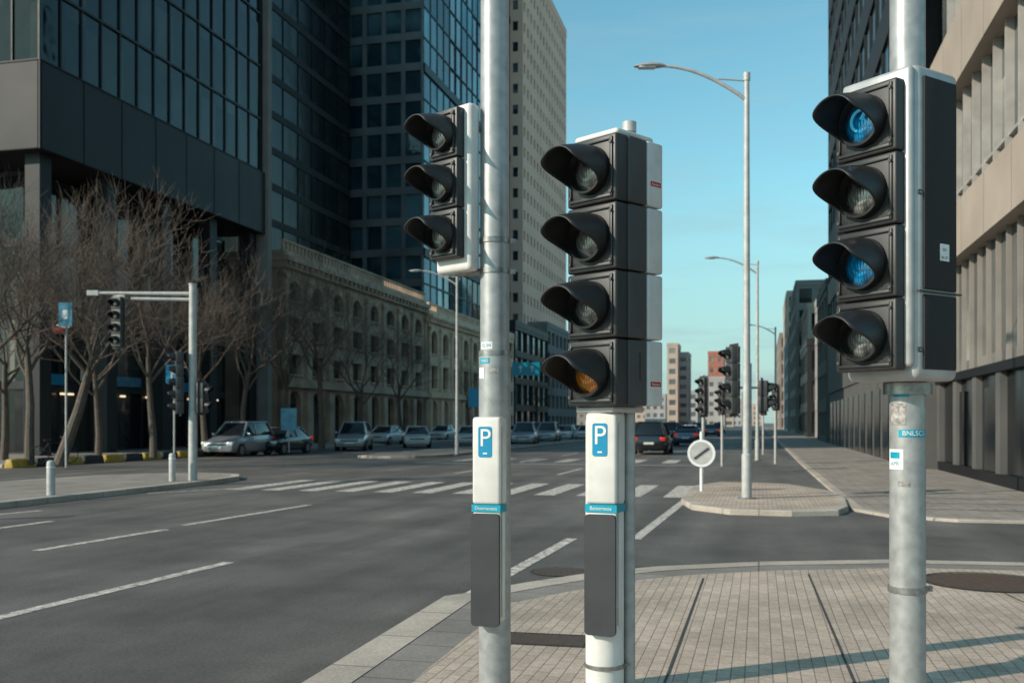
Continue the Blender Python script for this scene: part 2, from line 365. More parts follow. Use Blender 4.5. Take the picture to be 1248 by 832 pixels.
def rrect(name, parent, material, cx, cz, y, w, h, r, t=0.002, n=6):
    """rounded plate facing local -y"""
    pts = []
    for (sx, sz, a0) in ((1, 1, 0), (-1, 1, 90), (-1, -1, 180), (1, -1, 270)):
        for i in range(n+1):
            a = R(a0+90*i/n)
            pts.append((cx+sx*(w/2-r)+r*math.cos(a), cz+sz*(h/2-r)+r*math.sin(a)))
    mb = MB(); k = len(pts)
    mb.v = [(p[0], y, p[1]) for p in pts]+[(p[0], y-t, p[1]) for p in pts]
    mb.f = [tuple(range(k)), tuple(reversed(range(k, 2*k)))]+[(i, (i+1) % k, k+(i+1) % k, k+i) for i in range(k)]
    return mb.obj(name, material, parent)

# ---------------------------------------------------------------- ground
def sheet(name, pts, z, material, **p):
    mb = MB(); mb.v = [(q[0], q[1], z) for q in pts]; mb.f = [tuple(range(len(pts)))]
    me = bpy.data.meshes.new(name); me.from_pydata(mb.v, [], mb.f)
    bm = bmesh.new(); bm.from_mesh(me)
    for f in bm.faces:
        if f.normal.z < 0: f.normal_flip()
    bmesh.ops.triangulate(bm, faces=bm.faces); bm.to_mesh(me); bm.free()
    return mkobj(name, me, material, None, kind='structure')
sheet('ground', [(-2500, -400), (2500, -400), (2500, 4500), (-2500, 4500)], -0.03, 'ground')
sheet('road', [(-160, -60), (220, -60), (420, 900), (-60, 900)], 0.0, 'asphalt')

def inset(pts, d):
    n = len(pts); out = []
    area = sum(pts[i][0]*pts[(i+1) % n][1]-pts[(i+1) % n][0]*pts[i][1] for i in range(n))
    sg = 1 if area > 0 else -1
    for i in range(n):
        p0, p1, p2 = Vector(pts[i-1][:2]), Vector(pts[i][:2]), Vector(pts[(i+1) % n][:2])
        e1 = (p1-p0).normalized(); e2 = (p2-p1).normalized()
        n1 = Vector((-e1.y, e1.x))*sg; n2 = Vector((-e2.y, e2.x))*sg
        b = (n1+n2).normalized(); den = max(0.4, b.dot(n1))
        out.append(p1+b*d/den)
    return out
def smooth_loop(pts, it=2):
    for _ in range(it):
        q = []
        n = len(pts)
        for i in range(n):
            a, b = Vector(pts[i][:2]), Vector(pts[(i+1) % n][:2])
            q += [a*0.75+b*0.25, a*0.25+b*0.75]
        pts = q
    return pts
def strip_ring(outer, inner, zo, zi):
    n = len(outer); mb = MB()
    for i in range(n):
        j = (i+1) % n
        mb.quad((*outer[i][:2], zo), (*outer[j][:2], zo), (*inner[j][:2], zi), (*inner[i][:2], zi))
    return mb
def pavement(name, pts, kerbw, surf, z=PAVE, borderw=0):
    o = [Vector(p[:2]) for p in pts]
    lip = inset(o, 0.015); k = inset(o, kerbw)
    mb = MB(); n = len(o)
    for a, b, za, zb in ((o, o, -0.02, z-0.015), (o, lip, z-0.015, z), (lip, k, z, z)):
        for i in range(n):
            j = (i+1) % n
            mb.quad((*a[i], za), (*a[j], za), (*b[j], zb), (*b[i], zb))
    mb.obj(name+'_kerb', 'kerb', None, kind='structure')
    inner = k
    if borderw:
        b2 = inset(o, kerbw+borderw); mb = strip_ring(k, b2, z-0.004, z-0.004)
        mb.obj(name+'_border', 'border', None, kind='structure'); inner = b2
    sheet(name, inner, z-0.003 if borderw else z-0.002, surf)

fp = [W(-12, -2.62), W(5.0, -2.62), G(540, 742), G(572, 737), G(640, 724), G(720, 711), G(800, 703), G(920, 697), G(1085, 694), G(1248, 698), G(1500, 706), W(9, 40), W(-12, 40)]
pavement('pavement', fp, 0.30, 'paving', borderw=0.34)
isl = [G(830, 613), G(843, 621), G(890, 627), G(965, 629), G(1022, 628), G(1034, 623), G(1030, 612), G(1012, 603), G(960, 594), G(880, 591), G(846, 596)]
pavement('traffic_island', isl, 0.2, 'paving', z=0.10)
pavement('pavement_far', [W(17.8, 40), W(17.8, 3.2), W(18.4, 2.2), W(19.6, 1.7), W(40, 1.6), W(420, 1.6), W(420, 40)], 0.2, 'paving3', z=0.05)
pavement('median', smooth_loop([W(-40, -19.3), W(22, -19.3), W(26, -18.6), W(27.6, -16.6), W(26.8, -14.6), W(23, -14.1), W(-40, -14.1)], 1), 0.25, 'paving2')
pavement('median_far', smooth_loop([W(44, -18.8), W(43, -17), W(44, -15), W(50, -14.6), W(260, -14.6), W(260, -18.8)], 1), 0.25, 'paving2')
pavement('pavement_left', [W(31, -27), W(420, -27), W(420, -80), W(31, -80)], 0.25, 'paving2')

def mark(p, q, w, name='lane_marking', z=0.004, m='white'):
    p = Vector(p[:2]); q = Vector(q[:2]); d = (q-p).normalized(); n = Vector((-d.y, d.x))*w/2
    sheet(name, [p+n, q+n, q-n, p-n], z, m)
mark(G(-120, 781), G(279, 685), 0.15)
mark(G(43, 671), G(202, 645), 0.15)
mark(G(223, 640), G(377, 615), 0.15)
mark(G(-60, 651), G(63, 635), 0.15)
mark(G(-60, 632), G(50, 622), 0.13)
mark(G(180, 601), G(300, 594), 0.13)
mark(G(560, 732), G(697, 656), 0.16)
mark(G(774, 657), G(838, 607), 0.16)
for i in range(12):
    v = -12.6+i*0.98
    mark(W(22.2, v), W(26.4, v), 0.48, 'crosswalk_stripe')
for i in range(10):
    mark(W(31+i*9, -6.2), W(35.5+i*9, -6.2), 0.14)
    mark(W(31+i*9, -9.6), W(35.5+i*9, -9.6), 0.14)
for i in range(7):
    mark(W(41, -12.6+i*1.5), W(44.5, -12.6+i*1.5), 0.6, 'crosswalk_stripe')
mark(W(39, -13.8), W(39, -2.4), 0.3, 'stop_line')
for i in range(4):
    a = 20.0+i*1.5
    mark(W(a, 2.8), W(a, 5.1), 0.5, 'faded_stripe', 0.054, 'tactile')
for (a, b) in ((G(857, 704, PAVE), G(792, 880, PAVE)), (G(985, 699, PAVE), G(1062, 880, PAVE)), (G(1180, 702, PAVE), G(1500, 850, PAVE))):
    d = (b-a).normalized(); n = Vector((-d.y, d.x, 0))*0.008
    sheet('paving_joint', [a+n, b+n, b-n, a-n], PAVE+0.002, 'joint')
def disc(name, c, r, z, label, category='manhole cover', material='iron'):
    rt = root(name, (c.x, c.y, z), label, category)
    n = 40; mb = MB(); mb.cyl(0, 0, -0.01, 0.003, r*0.92, sides=n); mb.obj('lid', material, rt)
    mb = MB(); ro = [(r*math.cos(2*math.pi*i/n), r*math.sin(2*math.pi*i/n)) for i in range(n)]
    for i in range(n):
        j = (i+1) % n
        mb.quad((*ro[i], 0.005), (*ro[j], 0.005), (ro[j][0]*.93, ro[j][1]*.93, 0.005), (ro[i][0]*.93, ro[i][1]*.93, 0.005))
    mb.obj('rim', 'kblack', rt)
    mb = MB()
    for i in range(-4, 5):
        h = math.sqrt(max(0, (r*.8)**2-(i*r*.18)**2)); mb.box(i*r*.18-.008, i*r*.18+.008, -h, h, 0.003, 0.006)
    mb.obj('tread_pattern', material, rt)
disc('manhole_cover', G(683, 697), 0.33, 0.004, 'dark round manhole cover set in the asphalt')
disc('manhole_cover', G(778, 693), 0.17, 0.004, 'small dark round utility cover in the asphalt')
disc('manhole_cover', G(1205, 709, PAVE), 0.62, PAVE+0.002, 'rusty brown round manhole cover in the brick pavement')
gp = G(648, 779, PAVE)
dr = root('utility_cover', (gp.x+0.1, gp.y, PAVE+0.001), 'flat dark rectangular utility cover set in the pavement', 'utility cover', R(-12))
mb = MB(); mb.box(-.285, .285, -.16, .16, 0, .003); mb.obj('lid', 'iron', dr)
mb = MB(); mb.box(-.31, .31, -.185, -.165, 0, .005); mb.box(-.31, .31, .165, .185, 0, .005); mb.box(-.31, -.29, -.165, .165, 0, .005); mb.box(.29, .31, -.165, .165, 0, .005)
mb.obj('frame', 'kblack', dr)

# ---------------------------------------------------------------- traffic signal parts
def lens_mesh(r, bulge=0.03):
    mb = MB(); rings = 7; n = 32
    mb.v.append((0, -bulge, 0))
    for i in range(1, rings+1):
        t = i/rings; rr = r*math.sin(t*math.pi/2); y = -bulge*math.cos(t*math.pi/2)
        for j in range(n):
            a = 2*math.pi*j/n; mb.v.append((rr*math.cos(a), y, rr*math.sin(a)))
    for j in range(n): mb.f.append((0, 1+j, 1+(j+1) % n))
    for i in range(rings-1):
        for j in range(n):
            j2 = (j+1) % n; a = 1+i*n; mb.f.append((a+j, a+n+j, a+n+j2, a+j2))
    return mb
def ring_mesh(prof, n=36):
    mb = MB()
    for i in range(n):
        a, b = 2*math.pi*i/n, 2*math.pi*(i+1)/n
        for p in range(len(prof)-1):
            (ra, ya), (rb, yb) = prof[p], prof[p+1]
            mb.quad((ra*math.cos(a), ya, ra*math.sin(a)), (ra*math.cos(b), ya, ra*math.sin(b)), (rb*math.cos(b), yb, rb*math.sin(b)), (rb*math.cos(a), yb, rb*math.sin(a)))
    return mb
def visor_obj(r, L, parent, x, y, z):
    mb = MB(); na = 36; nl = 8
    for i in range(na+1):
        ph = R(-138+276*i/na); t = abs(ph)/R(138)
        Lf = L*(0.16+0.84*(0.5+0.5*math.cos(math.pi*max(0, (t-0.34)/0.66))))
        for j in range(nl+1):
            s = j/nl; rr = r*(1+0.08*s*Lf/L)
            drop = -0.22*L*(s*Lf/L)**1.7
            mb.v.append((rr*math.sin(ph), -Lf*s, rr*math.cos(ph)+drop))
    for i in range(na):
        for j in range(nl):
            a = i*(nl+1)+j; mb.f.append((a, a+1, a+nl+2, a+nl+1))
    me = mb.mesh('visor', smooth=True)
    o = mkobj('visor', me, 'visor', parent, loc=(x, y, z))
    sm = o.modifiers.new('s', 'SOLIDIFY'); sm.thickness = 0.007; sm.offset = -1
    return o
def section(rt, w, h, zc, yf, depth, r, lens, visL, xoff=0.0, material='black', bevel=0.012):
    """one signal section, front face at y=yf looking to -y"""
    mb = MB(); mb.box(-w/2, w/2, 0, depth, -h/2+0.003, h/2-0.003)
    s = mb.obj('section', material, rt, bevel=bevel, seg=3); s.location = (xoff, yf, zc)
    mb = MB(); i = 0.02
    mb.box(-w/2+i, w/2-i, -0.010, 0.004, h/2-i-0.016, h/2-i); mb.box(-w/2+i, w/2-i, -0.010, 0.004, -h/2+i, -h/2+i+0.016)
    mb.box(-w/2+i, -w/2+i+0.016, -0.0102, 0.004, -h/2+i, h/2-i); mb.box(w/2-i-0.016, w/2-i, -0.0102, 0.004, -h/2+i, h/2-i)
    mb.obj('door_frame', material, s, bevel=0.003)
    mb = ring_mesh([(r*1.16, 0.0), (r*1.14, -0.05), (r*1.04, -0.052), (r*0.93, -0.012)]); mb.obj('bezel', 'visor', s, smooth=True)
    l = lens_mesh(r).obj('lens', lens, s, smooth=True); l.location = (0, -0.006, 0)
    visor_obj(r*1.16, visL, s, 0, -0.012, 0)
    for (sx, sz) in ((-1, 0.8), (-1, -0.8), (1, 0.8), (1, -0.8)):
        mb = MB(); mb.tube([(sx*(w/2-0.028), 0.0, sz*h/2*0.9), (sx*(w/2-0.028), -0.016, sz*h/2*0.9)], 0.009, 8)
        mb.obj('latch', 'dkgrey', s)
    return s
def clampring(rt, r, z, h=0.035, material='clamp'):
    mb = MB(); mb.cyl(0, 0, z-h/2, z+h/2, r+0.007, sides=32)
    mb.box(r, r+0.035, -0.012, 0.012, z-h/2+0.002, z+h/2-0.002)
    mb.tube([(r+0.022, -0.022, z), (r+0.022, 0.022, z)], 0.006, 8)
    return mb.obj('clamp', material, rt, smooth=True)
def flange(rt, r, z):
    mb = MB(); mb.cyl(0, 0, z, z+0.02, r*1.9, sides=32); 
    for i in range(4):
        a = math.pi/4+i*math.pi/2; mb.cyl(r*1.5*math.cos(a), r*1.5*math.sin(a), z+0.01, z+0.045, 0.012, sides=6)
    mb.obj('base_plate', 'clamp', rt, smooth=True)

def meter_box(rt, px_off, w, d, z0, z1, yaw, yc, txt, zblack0, zblack1, zstrip):
    """white parking cabinet clamped to the post; built in a frame turned by yaw"""
    e = bpy.data.objects.new('parking_box', None); COL.objects.link(e); e.parent = rt; e.rotation_euler = (0, 0, yaw); e.location = (px_off, yc, 0)
    mb = MB(); mb.box(-w/2, w/2, -d/2, d/2, zstrip+0.02, z1)
    mb.obj('upper_cover', 'whitebox', e, bevel=0.018, seg=4)
    mb = MB(); mb.box(-w/2+.004, w/2-.004, -d/2+.004, d/2-.004, z0+.02, zstrip+0.019)
    mb.obj('body', 'whitebox', e, bevel=0.01)
    rrect('front_panel', e, 'boxgrey', 0, (zblack0+zblack1)/2, -d/2+.004, w*0.985, zblack1-zblack0, 0.022, 0.022)
    mb = MB(); mb.box(-w/2-.001, w/2+.001, -d/2-.001, d/2-0.01, zstrip-0.02, zstrip+0.0195); mb.obj('strip', 'cyan', e)
    text_flat('strip_lettering', txt, 0.026, 'wh', e, -0.0, -d/2-.003, zstrip, sx=0.95)
    pz = z1-0.135
    rrect('parking_sign', e, 'blue', -0.005, pz, -d/2, w*0.47, 0.165, 0.012, 0.003)
    text_flat('letter', 'P', 0.135, 'wh', e, -0.004, -d/2-.0045, pz+0.018)
    mb = MB(); mb.box(-.016, .008, -d/2-.0045, -d/2-.003, pz-.066, pz-.058); mb.obj('small_mark', 'wh', e)
    mb = MB(); mb.box(w/2, w/2+0.002, -d/2+0.02, -d/2+0.026, z0+0.05, z1-0.05); mb.obj('seam', 'clamp', e)
    return e

# ---- RIGHT signal -------------------------------------------------------------
DR = 4.85; pR = at(1106, DR+0.1)
rt = root('traffic_signal', (pR.x, pR.y, PAVE), 'four-lamp traffic signal with dark side panel and blue lenses', 'traffic light')
PZ = -PAVE
pr = 0.086
mb = MB(); mb.cyl(0, 0, 0, 4.6, pr, pr*0.97, sides=40); mb.obj('pole', 'galv', rt, smooth=True)
flange(rt, pr, 0)
clampring(rt, pr, zat(721, DR)+PZ, 0.03)
mb = MB(); mb.cyl(0, 0, zat(480, DR)+PZ, zat(466, DR)+PZ, pr+0.03, sides=32); mb.obj('bracket', 'clamp', rt, smooth=True)
hz0 = zat(465, DR)+PZ; hz1 = zat(97, DR)+PZ
aR = -R(57)
hd = bpy.data.objects.new('signal_head', None); COL.objects.link(hd); hd.parent = rt; hd.rotation_euler = (0, 0, aR)
off = at(1093, DR)-pR; hd.location = (off.x, off.y, 0)
mb = MB(); mb.box(-.20, .20, -.13, .20, hz0, hz1); mb.obj('housing', 'silver', hd, bevel=0.035, seg=5)
sp = (zat(157, DR)-zat(412, DR))/3
mb = MB(); mb.box(-.197, .19, -.165, -.12, hz0+.06, hz1-.012); mb.obj('backing_plate', 'silver', hd, bevel=0.02, seg=3)
for i, lm in enumerate(('lens_blue', 'lens_clear', 'lens_blue', 'lens_clear')):
    s = section(hd, 0.345, sp, zat(157, DR)+PZ-i*sp, -.225, 0.075, 0.106, lm, 0.235, xoff=-0.012)
    if i == 0:
        mb = MB()   # curved arrow symbol
        pts = [(0.050*math.cos(a), 0.050*math.sin(a)) for a in [R(60+k*16) for k in range(13)]]
        mb.tube([(p[0], -0.036, p[1]) for p in pts], 0.007, 6); mb.tube([(0.01, -.039, .0), (0.032, -.037, .045)], [0.012, 0.005], 6)
        mb.obj('arrow_symbol', 'symbol', s)
zs = zat(362, DR)+PZ
for (a, b) in ((zs+.012, hz1-.055), (hz0+.05, zs-.012)):
    mb = MB(); mb.box(.198, .212, -.085, .165, a, b); mb.obj('side_panel', 'panel', hd, bevel=0.006)
mb = MB(); mb.box(.200, .2165, -.128, .198, zs-.004, zs+.004); mb.obj('seam', 'black', hd)
zl = zat(314, DR)+PZ
mb = MB(); mb.box(.212, .2145, 0.03, 0.10, zl-.04, zl+.04); mb.obj('label_plate', 'wh', hd)
text_flat('label_lettering', 'BA SET', 0.017, 'inkk', hd, .2152, .065, zl-.025, '+x')
text_flat('label_lettering', '5051', 0.02, 'inkk', hd, .2152, .065, zl+.012, '+x')
for py in (247, 430):
    z = zat(py, DR)+PZ; mb = MB(); mb.box(.2, .2025, -.118, -.092, z-.012, z+.012); mb.obj('small_label', 'inkk', hd)
    text_flat('small_lettering', 'A3', 0.014, 'wh', hd, .2032, -.105, z, '+x')
rr = pr+0.0015; ct = -R(22)
z = zat(528, DR)+PZ; sticker('sticker', rt, 'cyan', rr, ct-R(28), ct+R(70), z-.018, z+.018); text_bent('sticker_lettering', 'BNLSCS', 0.034, 'wh', rt, rr+.001, ct+R(22), z)
z = zat(560, DR)+PZ; sticker('sticker', rt, 'wh', rr, ct-R(72), ct-R(12), z-.05, z+.05); sticker('sticker', rt, 'cyan', rr+.001, ct-R(62), ct-R(24), z+.005, z+.036)
text_bent('sticker_lettering', 'APR', 0.03, 'cyan', rt, rr+.001, ct-R(42), z-.022)
z = zat(500, DR)+PZ; sticker('sticker', rt, 'stickdark', rr, ct-R(60), ct-R(5), z-.07, z+.035)
z = zat(477, DR)+PZ; sticker('sticker', rt, 'cyan', rr, ct-R(50), ct+R(5), z-.025, z+.02); text_bent('sticker_lettering', 'SCR', 0.025, 'wh', rt, rr+.001, ct-R(22), z)
z = zat(590, DR)+PZ; sticker('sticker', rt, 'stickdark', rr, ct-R(30), ct+R(8), z-.012, z+.012)

# ---- MIDDLE signal ------------------------------------------------------------
DM = 5.1; pM = at(737, DM)
rt = root('traffic_signal', (pM.x, pM.y, PAVE), 'four-lamp traffic signal on thin post with white parking box', 'traffic light')
mb = MB(); mb.cyl(0, 0, 0, zat(502, DM)+PZ-.04, 0.098, sides=40); mb.obj('bollard_post', 'whitebox', rt, smooth=True)
flange(rt, 0.098, 0)
clampring(rt, 0.098, zat(809, DM)+PZ, 0.02)
tp = at(767, DM+0.02)-pM
mb = MB(); mb.cyl(tp.x, tp.y, 0, zat(152, DM)+PZ, 0.03, sides=28); mb.obj('pole', 'galv', rt, smooth=True)
mb = MB(); mb.cyl(tp.x, tp.y, zat(160, DM)+PZ, zat(148, DM)+PZ, 0.036, sides=28); mb.obj('pole_cap', 'galv2', rt, smooth=True)
mb = MB(); mb.cyl(tp.x, tp.y, zat(502, DM)+PZ, zat(492, DM)+PZ, 0.042, sides=28); mb.box(-.02, tp.x, -.02+tp.y, .02+tp.y, zat(500, DM)+PZ, zat(493, DM)+PZ); mb.obj('bracket', 'clamp', rt, smooth=True)
meter_box(rt, 0.0, 0.165, 0.15, zat(768, DM)+PZ, zat(503, DM)+PZ, -R(24), -0.045, 'Bateemesss', zat(768, DM)+PZ, zat(624, DM)+PZ, zat(617, DM)+PZ)
hd = bpy.data.objects.new('signal_head', None); COL.objects.link(hd); hd.parent = rt; hd.rotation_euler = (0, 0, -R(46))
off = at(752, DM)-pM; hd.location = (off.x, off.y, 0)
sp = 0.335
zt = zat(217, DM)+PZ
zbt = zt-3*sp-sp/2; ztp = zt+sp/2
for i in range(4):
    lm = 'lens_clear'
    if i == 3: lm = lens_mat('lens_amber', (0.045, 0.05, 0.052), (0.40, 0.41, 0.40), 0.0, ((0.85, 0.28, 0.02), -0.005))
    section(hd, 0.325, sp, zt-i*sp, -.20, 0.10, 0.104, lm, 0.245)
    mb = MB(); mb.box(-.165, .172, -.112, .03, zt-i*sp-sp/2+.004, zt-i*sp+sp/2-.004); mb.obj('body_module', 'dkgrey', hd, bevel=0.01, seg=3)
    mb = MB(); mb.box(-.165, .176, .032, .155, zt-i*sp-sp/2+.004, zt-i*sp+sp/2-.004); mb.obj('rear_module', 'silver2', hd, bevel=0.012, seg=3)
mb = MB(); mb.box(-.15, .14, -.165, .13, ztp-.004, ztp+.035); mb.obj('top_cap', 'whitebox', hd, bevel=0.03, seg=4)
mb = MB(); mb.box(-.15, .10, -.15, .10, zbt-.03, zbt+.004); mb.obj('bottom_cap', 'silver', hd, bevel=0.012, seg=3)
for py in (229, 469):
    z = zat(py, DM)+PZ
    mb = MB(); mb.box(.176, .1785, .045, .135, z-.017, z+.017); mb.obj('maker_label', 'wh', hd)
    mb = MB(); mb.box(.1785, .1795, .048, .132, z-.012, z+.014); mb.obj('label_band', 'red', hd)
    text_flat('label_lettering', 'Reasesss', 0.018, 'wh', hd, .1802, .09, z, '+x')
mb = MB(); z = zat(437, DM)+PZ; mb.box(.172, .175, -.03, -.024, z-.12, z+.02); mb.obj('seal', 'black', hd)

# ---- LEFT signal --------------------------------------------------------------
DL = 5.5; pL = at(603, DL)
rt = root('traffic_signal', (pL.x, pL.y, PAVE), 'tall grey post with three-lamp signal and white parking box', 'traffic light')
pr = 0.09
mb = MB(); mb.cyl(0, 0, 0, zat(430, DL)+PZ, pr*0.98, sides=40); mb.obj('lower_pole', 'galv', rt, smooth=True)
mb = MB(); mb.cyl(0, 0, zat(431, DL)+PZ, 5.4, pr*0.9, pr*.84, sides=40); mb.obj('pole', 'galv', rt, smooth=True)
mb = MB(); mb.cyl(0, 0, zat(434, DL)+PZ, zat(428, DL)+PZ, pr*1.01, sides=40); mb.obj('collar', 'clamp', rt, smooth=True)
flange(rt, pr, 0)
for py in (294, 331): clampring(rt, pr*0.88, zat(py, DL)+PZ, 0.028)
meter_box(rt, -0.02, 0.165, 0.15, zat(757, DL)+PZ, zat(508, DL)+PZ, -R(20), -0.05, 'Daternenens', zat(757, DL)+PZ, zat(623, DL)+PZ, zat(617, DL)+PZ)
hd = bpy.data.objects.new('signal_head', None); COL.objects.link(hd); hd.parent = rt; hd.rotation_euler = (0, 0, -R(43))
off = at(555, DL+0.02)-pL; hd.location = (off.x, off.y, 0)
z1 = zat(130, DL)+PZ; z0 = zat(332, DL)+PZ
mb = MB(); mb.box(-.135, .145, -.03, .055, z0, z1); mb.obj('housing', 'whitebox', hd, bevel=0.028, seg=5)
sp = (zat(165, DL)-zat(286, DL))/2
for i in range(3):
    section(hd, 0.225, sp, zat(166, DL)+PZ-i*sp, -.085, 0.06, 0.084, 'lens_clear', 0.20, xoff=-0.01, bevel=0.008)
zb = zat(338, DL)+PZ
for zz in (zb+.03, z1-.12):
    bk = MB(); bk.tube([(off.x, off.y, zz), (0, 0, zz)], 0.022, 12); bk.obj('bracket', 'clamp', rt, smooth=True)
rr = pr*0.98+.0015; ct = R(0)
z = zat(455, DL)+PZ; sticker('sticker', rt, 'wh', rr, ct-R(70), ct-R(40), z-.03, z+.03)
z = zat(441, DL)+PZ; sticker('sticker', rt, 'cyan', rr, ct-R(65), ct-R(18), z-.012, z+.018); text_bent('sticker_lettering', 'TASO', 0.022, 'wh', rt, rr+.001, ct-R(40), z+.002)
z = zat(422, DL)+PZ; sticker('sticker', rt, 'wh', pr*0.9+.0015, ct-R(62), ct-R(8), z-.02, z+.02); text_bent('sticker_lettering', 'ELSN', 0.026, 'blue', rt, pr*.9+.003, ct-R(34), z)
z = zat(452, DL)+PZ; sticker('sticker', rt, 'stickdark', rr, ct-R(20), ct+R(15), z-.015, z+.01)

# ---------------------------------------------------------------- street lamp
def street_lamp(loc, rotz, label, H=8.65, arm=1.75, group='street lamps along the avenue', rp=0.075):
    rt = root('street_lamp', loc, label, 'street lamp', rotz, group)
    mb = MB(); mb.tube([(0, 0, 0), (0, 0, 0.9), (0, 0, 0.92), (0, 0, H)], [rp*1.35, rp*1.35, rp*1.05, rp*0.72], 20); mb.obj('pole', 'galv2', rt, smooth=True)
    mb = MB(); mb.cyl(0, 0, 0, .03, rp*2.4, sides=20); mb.obj('base_plate', 'clamp', rt, smooth=True)
    mb = MB(); pts = []; rs = []
    for i in range(13):
        t = i/12; pts.append((-arm*t, 0, H-0.50+0.70*math.sin(t*math.pi/2)**0.9)); rs.append(rp*0.55*(1-t)+0.028*t)
    mb.tube(pts, rs, 12); mb.cyl(0, 0, H-.1, H+.06, rp*0.95, sides=16); mb.tube([(-.0, 0, H-.10), (-arm*.33, 0, H-.06)], .018, 8); mb.obj('arm', 'galv2', rt, smooth=True)
    e = pts[-1]; mb = MB(); L = 0.62; n = 12; k = 14
    for i in range(n+1):
        t = i/n; w = 0.135*math.sin(math.pi*min(1, (t*0.86+0.1)))**0.6; hh = 0.075*math.sin(math.pi*(t*0.86+0.1))**0.6
        for j in range(k):
            a = 2*math.pi*j/k; zz = hh*math.sin(a); zz = zz if zz > 0 else zz*0.35
            mb.v.append((e[0]+0.06-L*t, w*math.cos(a), e[2]+zz-0.01*t))
    for i in range(n):
        for j in range(k):
            mb.f.append((i*k+j, i*k+(j+1) % k, (i+1)*k+(j+1) % k, (i+1)*k+j))
    mb.f.append(tuple(range(k))); mb.f.append(tuple(n*k+j for j in range(k)))
    h = mb.obj('lamp_head', 'silver', rt, smooth=True)
    mb = MB(); mb.box(e[0]-.46, e[0]-.12, -.09, .09, e[2]-.045, e[2]-.02); mb.obj('glass', 'headl', h, bevel=.008)
    return rt
p = G(910, 606, PAVE); l1 = street_lamp((p.x, p.y, 0.1), 0.0, 'tall grey street lamp with curved arm on the traffic island')
LY = p.y
p2 = at(923, 43.5); copy_thing(l1, (p2.x, p2.y, 0), 0.0, 'tall grey street lamp with curved arm beside the pavement')
p3 = at(557, 48); copy_thing(l1, (p3.x, p3.y, PAVE), 0.0, 'tall grey street lamp standing on the planted median')
p4 = at(945, 74); copy_thing(l1, (p4.x, p4.y, 0.05), 0.0, 'tall grey street lamp with curved arm beside the pavement')

# ---------------------------------------------------------------- secondary signals
def small_signal(rt, x, y, z0, n, rotz, sp=0.33, w=0.3, name='signal_head'):
    hd = bpy.data.objects.new(name, None); COL.objects.link(hd); hd.parent = rt; hd.location = (x, y, z0); hd.rotation_euler = (0, 0, rotz)
    mb = MB(); mb.box(-w/2-.05, w/2+.05, 0.0, .012, -.06, n*sp+.06); mb.obj('backboard', 'black', hd, bevel=.004)
    mb = MB()
    for i in range(n): mb.box(-w/2, w/2, -.12, 0.08, i*sp+.004, (i+1)*sp-.004)
    mb.obj('body', 'dkgrey', hd, bevel=.012)
    for i in range(n):
        l = lens_mesh(0.105).obj('lens', 'lens_clear', hd, smooth=True); l.location = (0, -.125, (i+.5)*sp)
        visor_obj(0.12, 0.2, hd, 0, -.12, (i+.5)*sp)
    return hd
ps = at(913, LY+0.9)
rs = root('traffic_signal', (ps.x, ps.y, 0.1), 'black two-headed traffic signal on grey post beside street lamp', 'traffic light')
mb = MB(); mb.cyl(0, 0, 0, zat(470, ps.y)-PAVE+.5, .055, sides=20); mb.obj('pole', 'galv2', rs, smooth=True)
small_signal(rs, -.33, 0, zat(503, ps.y)-PAVE, 4, -R(75), sp=.36)
small_signal(rs, .28, 0, zat(500, ps.y)-PAVE, 2, R(70))
mb = MB(); mb.tube([(-.33, 0, 2.3), (.28, 0, 2.3)], .025, 8); mb.obj('bracket', 'clamp', rs)
for (px, Y, zb, n, rz, lb) in ((857, 33, 1.9, 4, -60, 'distant black traffic signal on a thin post'), (880, 38, 2.0, 3, -70, 'black traffic signal at the edge of the road'), (945, 40, 2.2, 3, -60, 'distant black traffic signal near the kerb'), (930, 52, 2.1, 3, -50, 'distant black traffic signal near the kerb')):
    ps = at(px, Y)
    rs = root('traffic_signal', (ps.x, ps.y, 0), lb, 'traffic light')
    mb = MB(); mb.cyl(0, 0, 0, zb+n*.31+.1, .05, sides=16); mb.obj('pole', 'galv2', rs, smooth=True)
    small_signal(rs, 0, -.12, zb, n, R(rz), sp=.31)
# left mast with arm
pp = G(235, 585, PAVE); D = pp.y
rs = root('traffic_signal', (pp.x, pp.y, PAVE), 'pale grey mast with horizontal arm carrying black traffic lights', 'traffic light')
Ht = zat(347, D)-PAVE
mb = MB(); mb.cyl(0, 0, 0, Ht, .115, .095, sides=24); mb.cyl(0, 0, Ht, Ht+.03, .11, sides=24); mb.obj('pole', 'galv2', rs, smooth=True)
xa = (118-235)/F*D
mb = MB(); mb.tube([(0, 0, zat(358, D)-PAVE), (xa, 0, zat(357, D)-PAVE)], [.055, .04], 12); mb.tube([(0, 0, zat(365, D)-PAVE), (-(235-160)/F*D, 0, zat(364, D)-PAVE)], .045, 12)
mb.box(xa-.25, xa+.05, -.05, .05, zat(360, D)-PAVE, zat(354, D)-PAVE); mb.obj('arm', 'galv2', rs, smooth=True)
small_signal(rs, (147-235)/F*D, -.12, zat(423, D)-PAVE, 4, -R(20), sp=.33)
small_signal(rs, (221-235)/F*D, -.1, zat(504, D)-PAVE, 5, -R(65), sp=.33)
small_signal(rs, .24, 0, zat(503, D)-PAVE, 2, R(75), sp=.4)
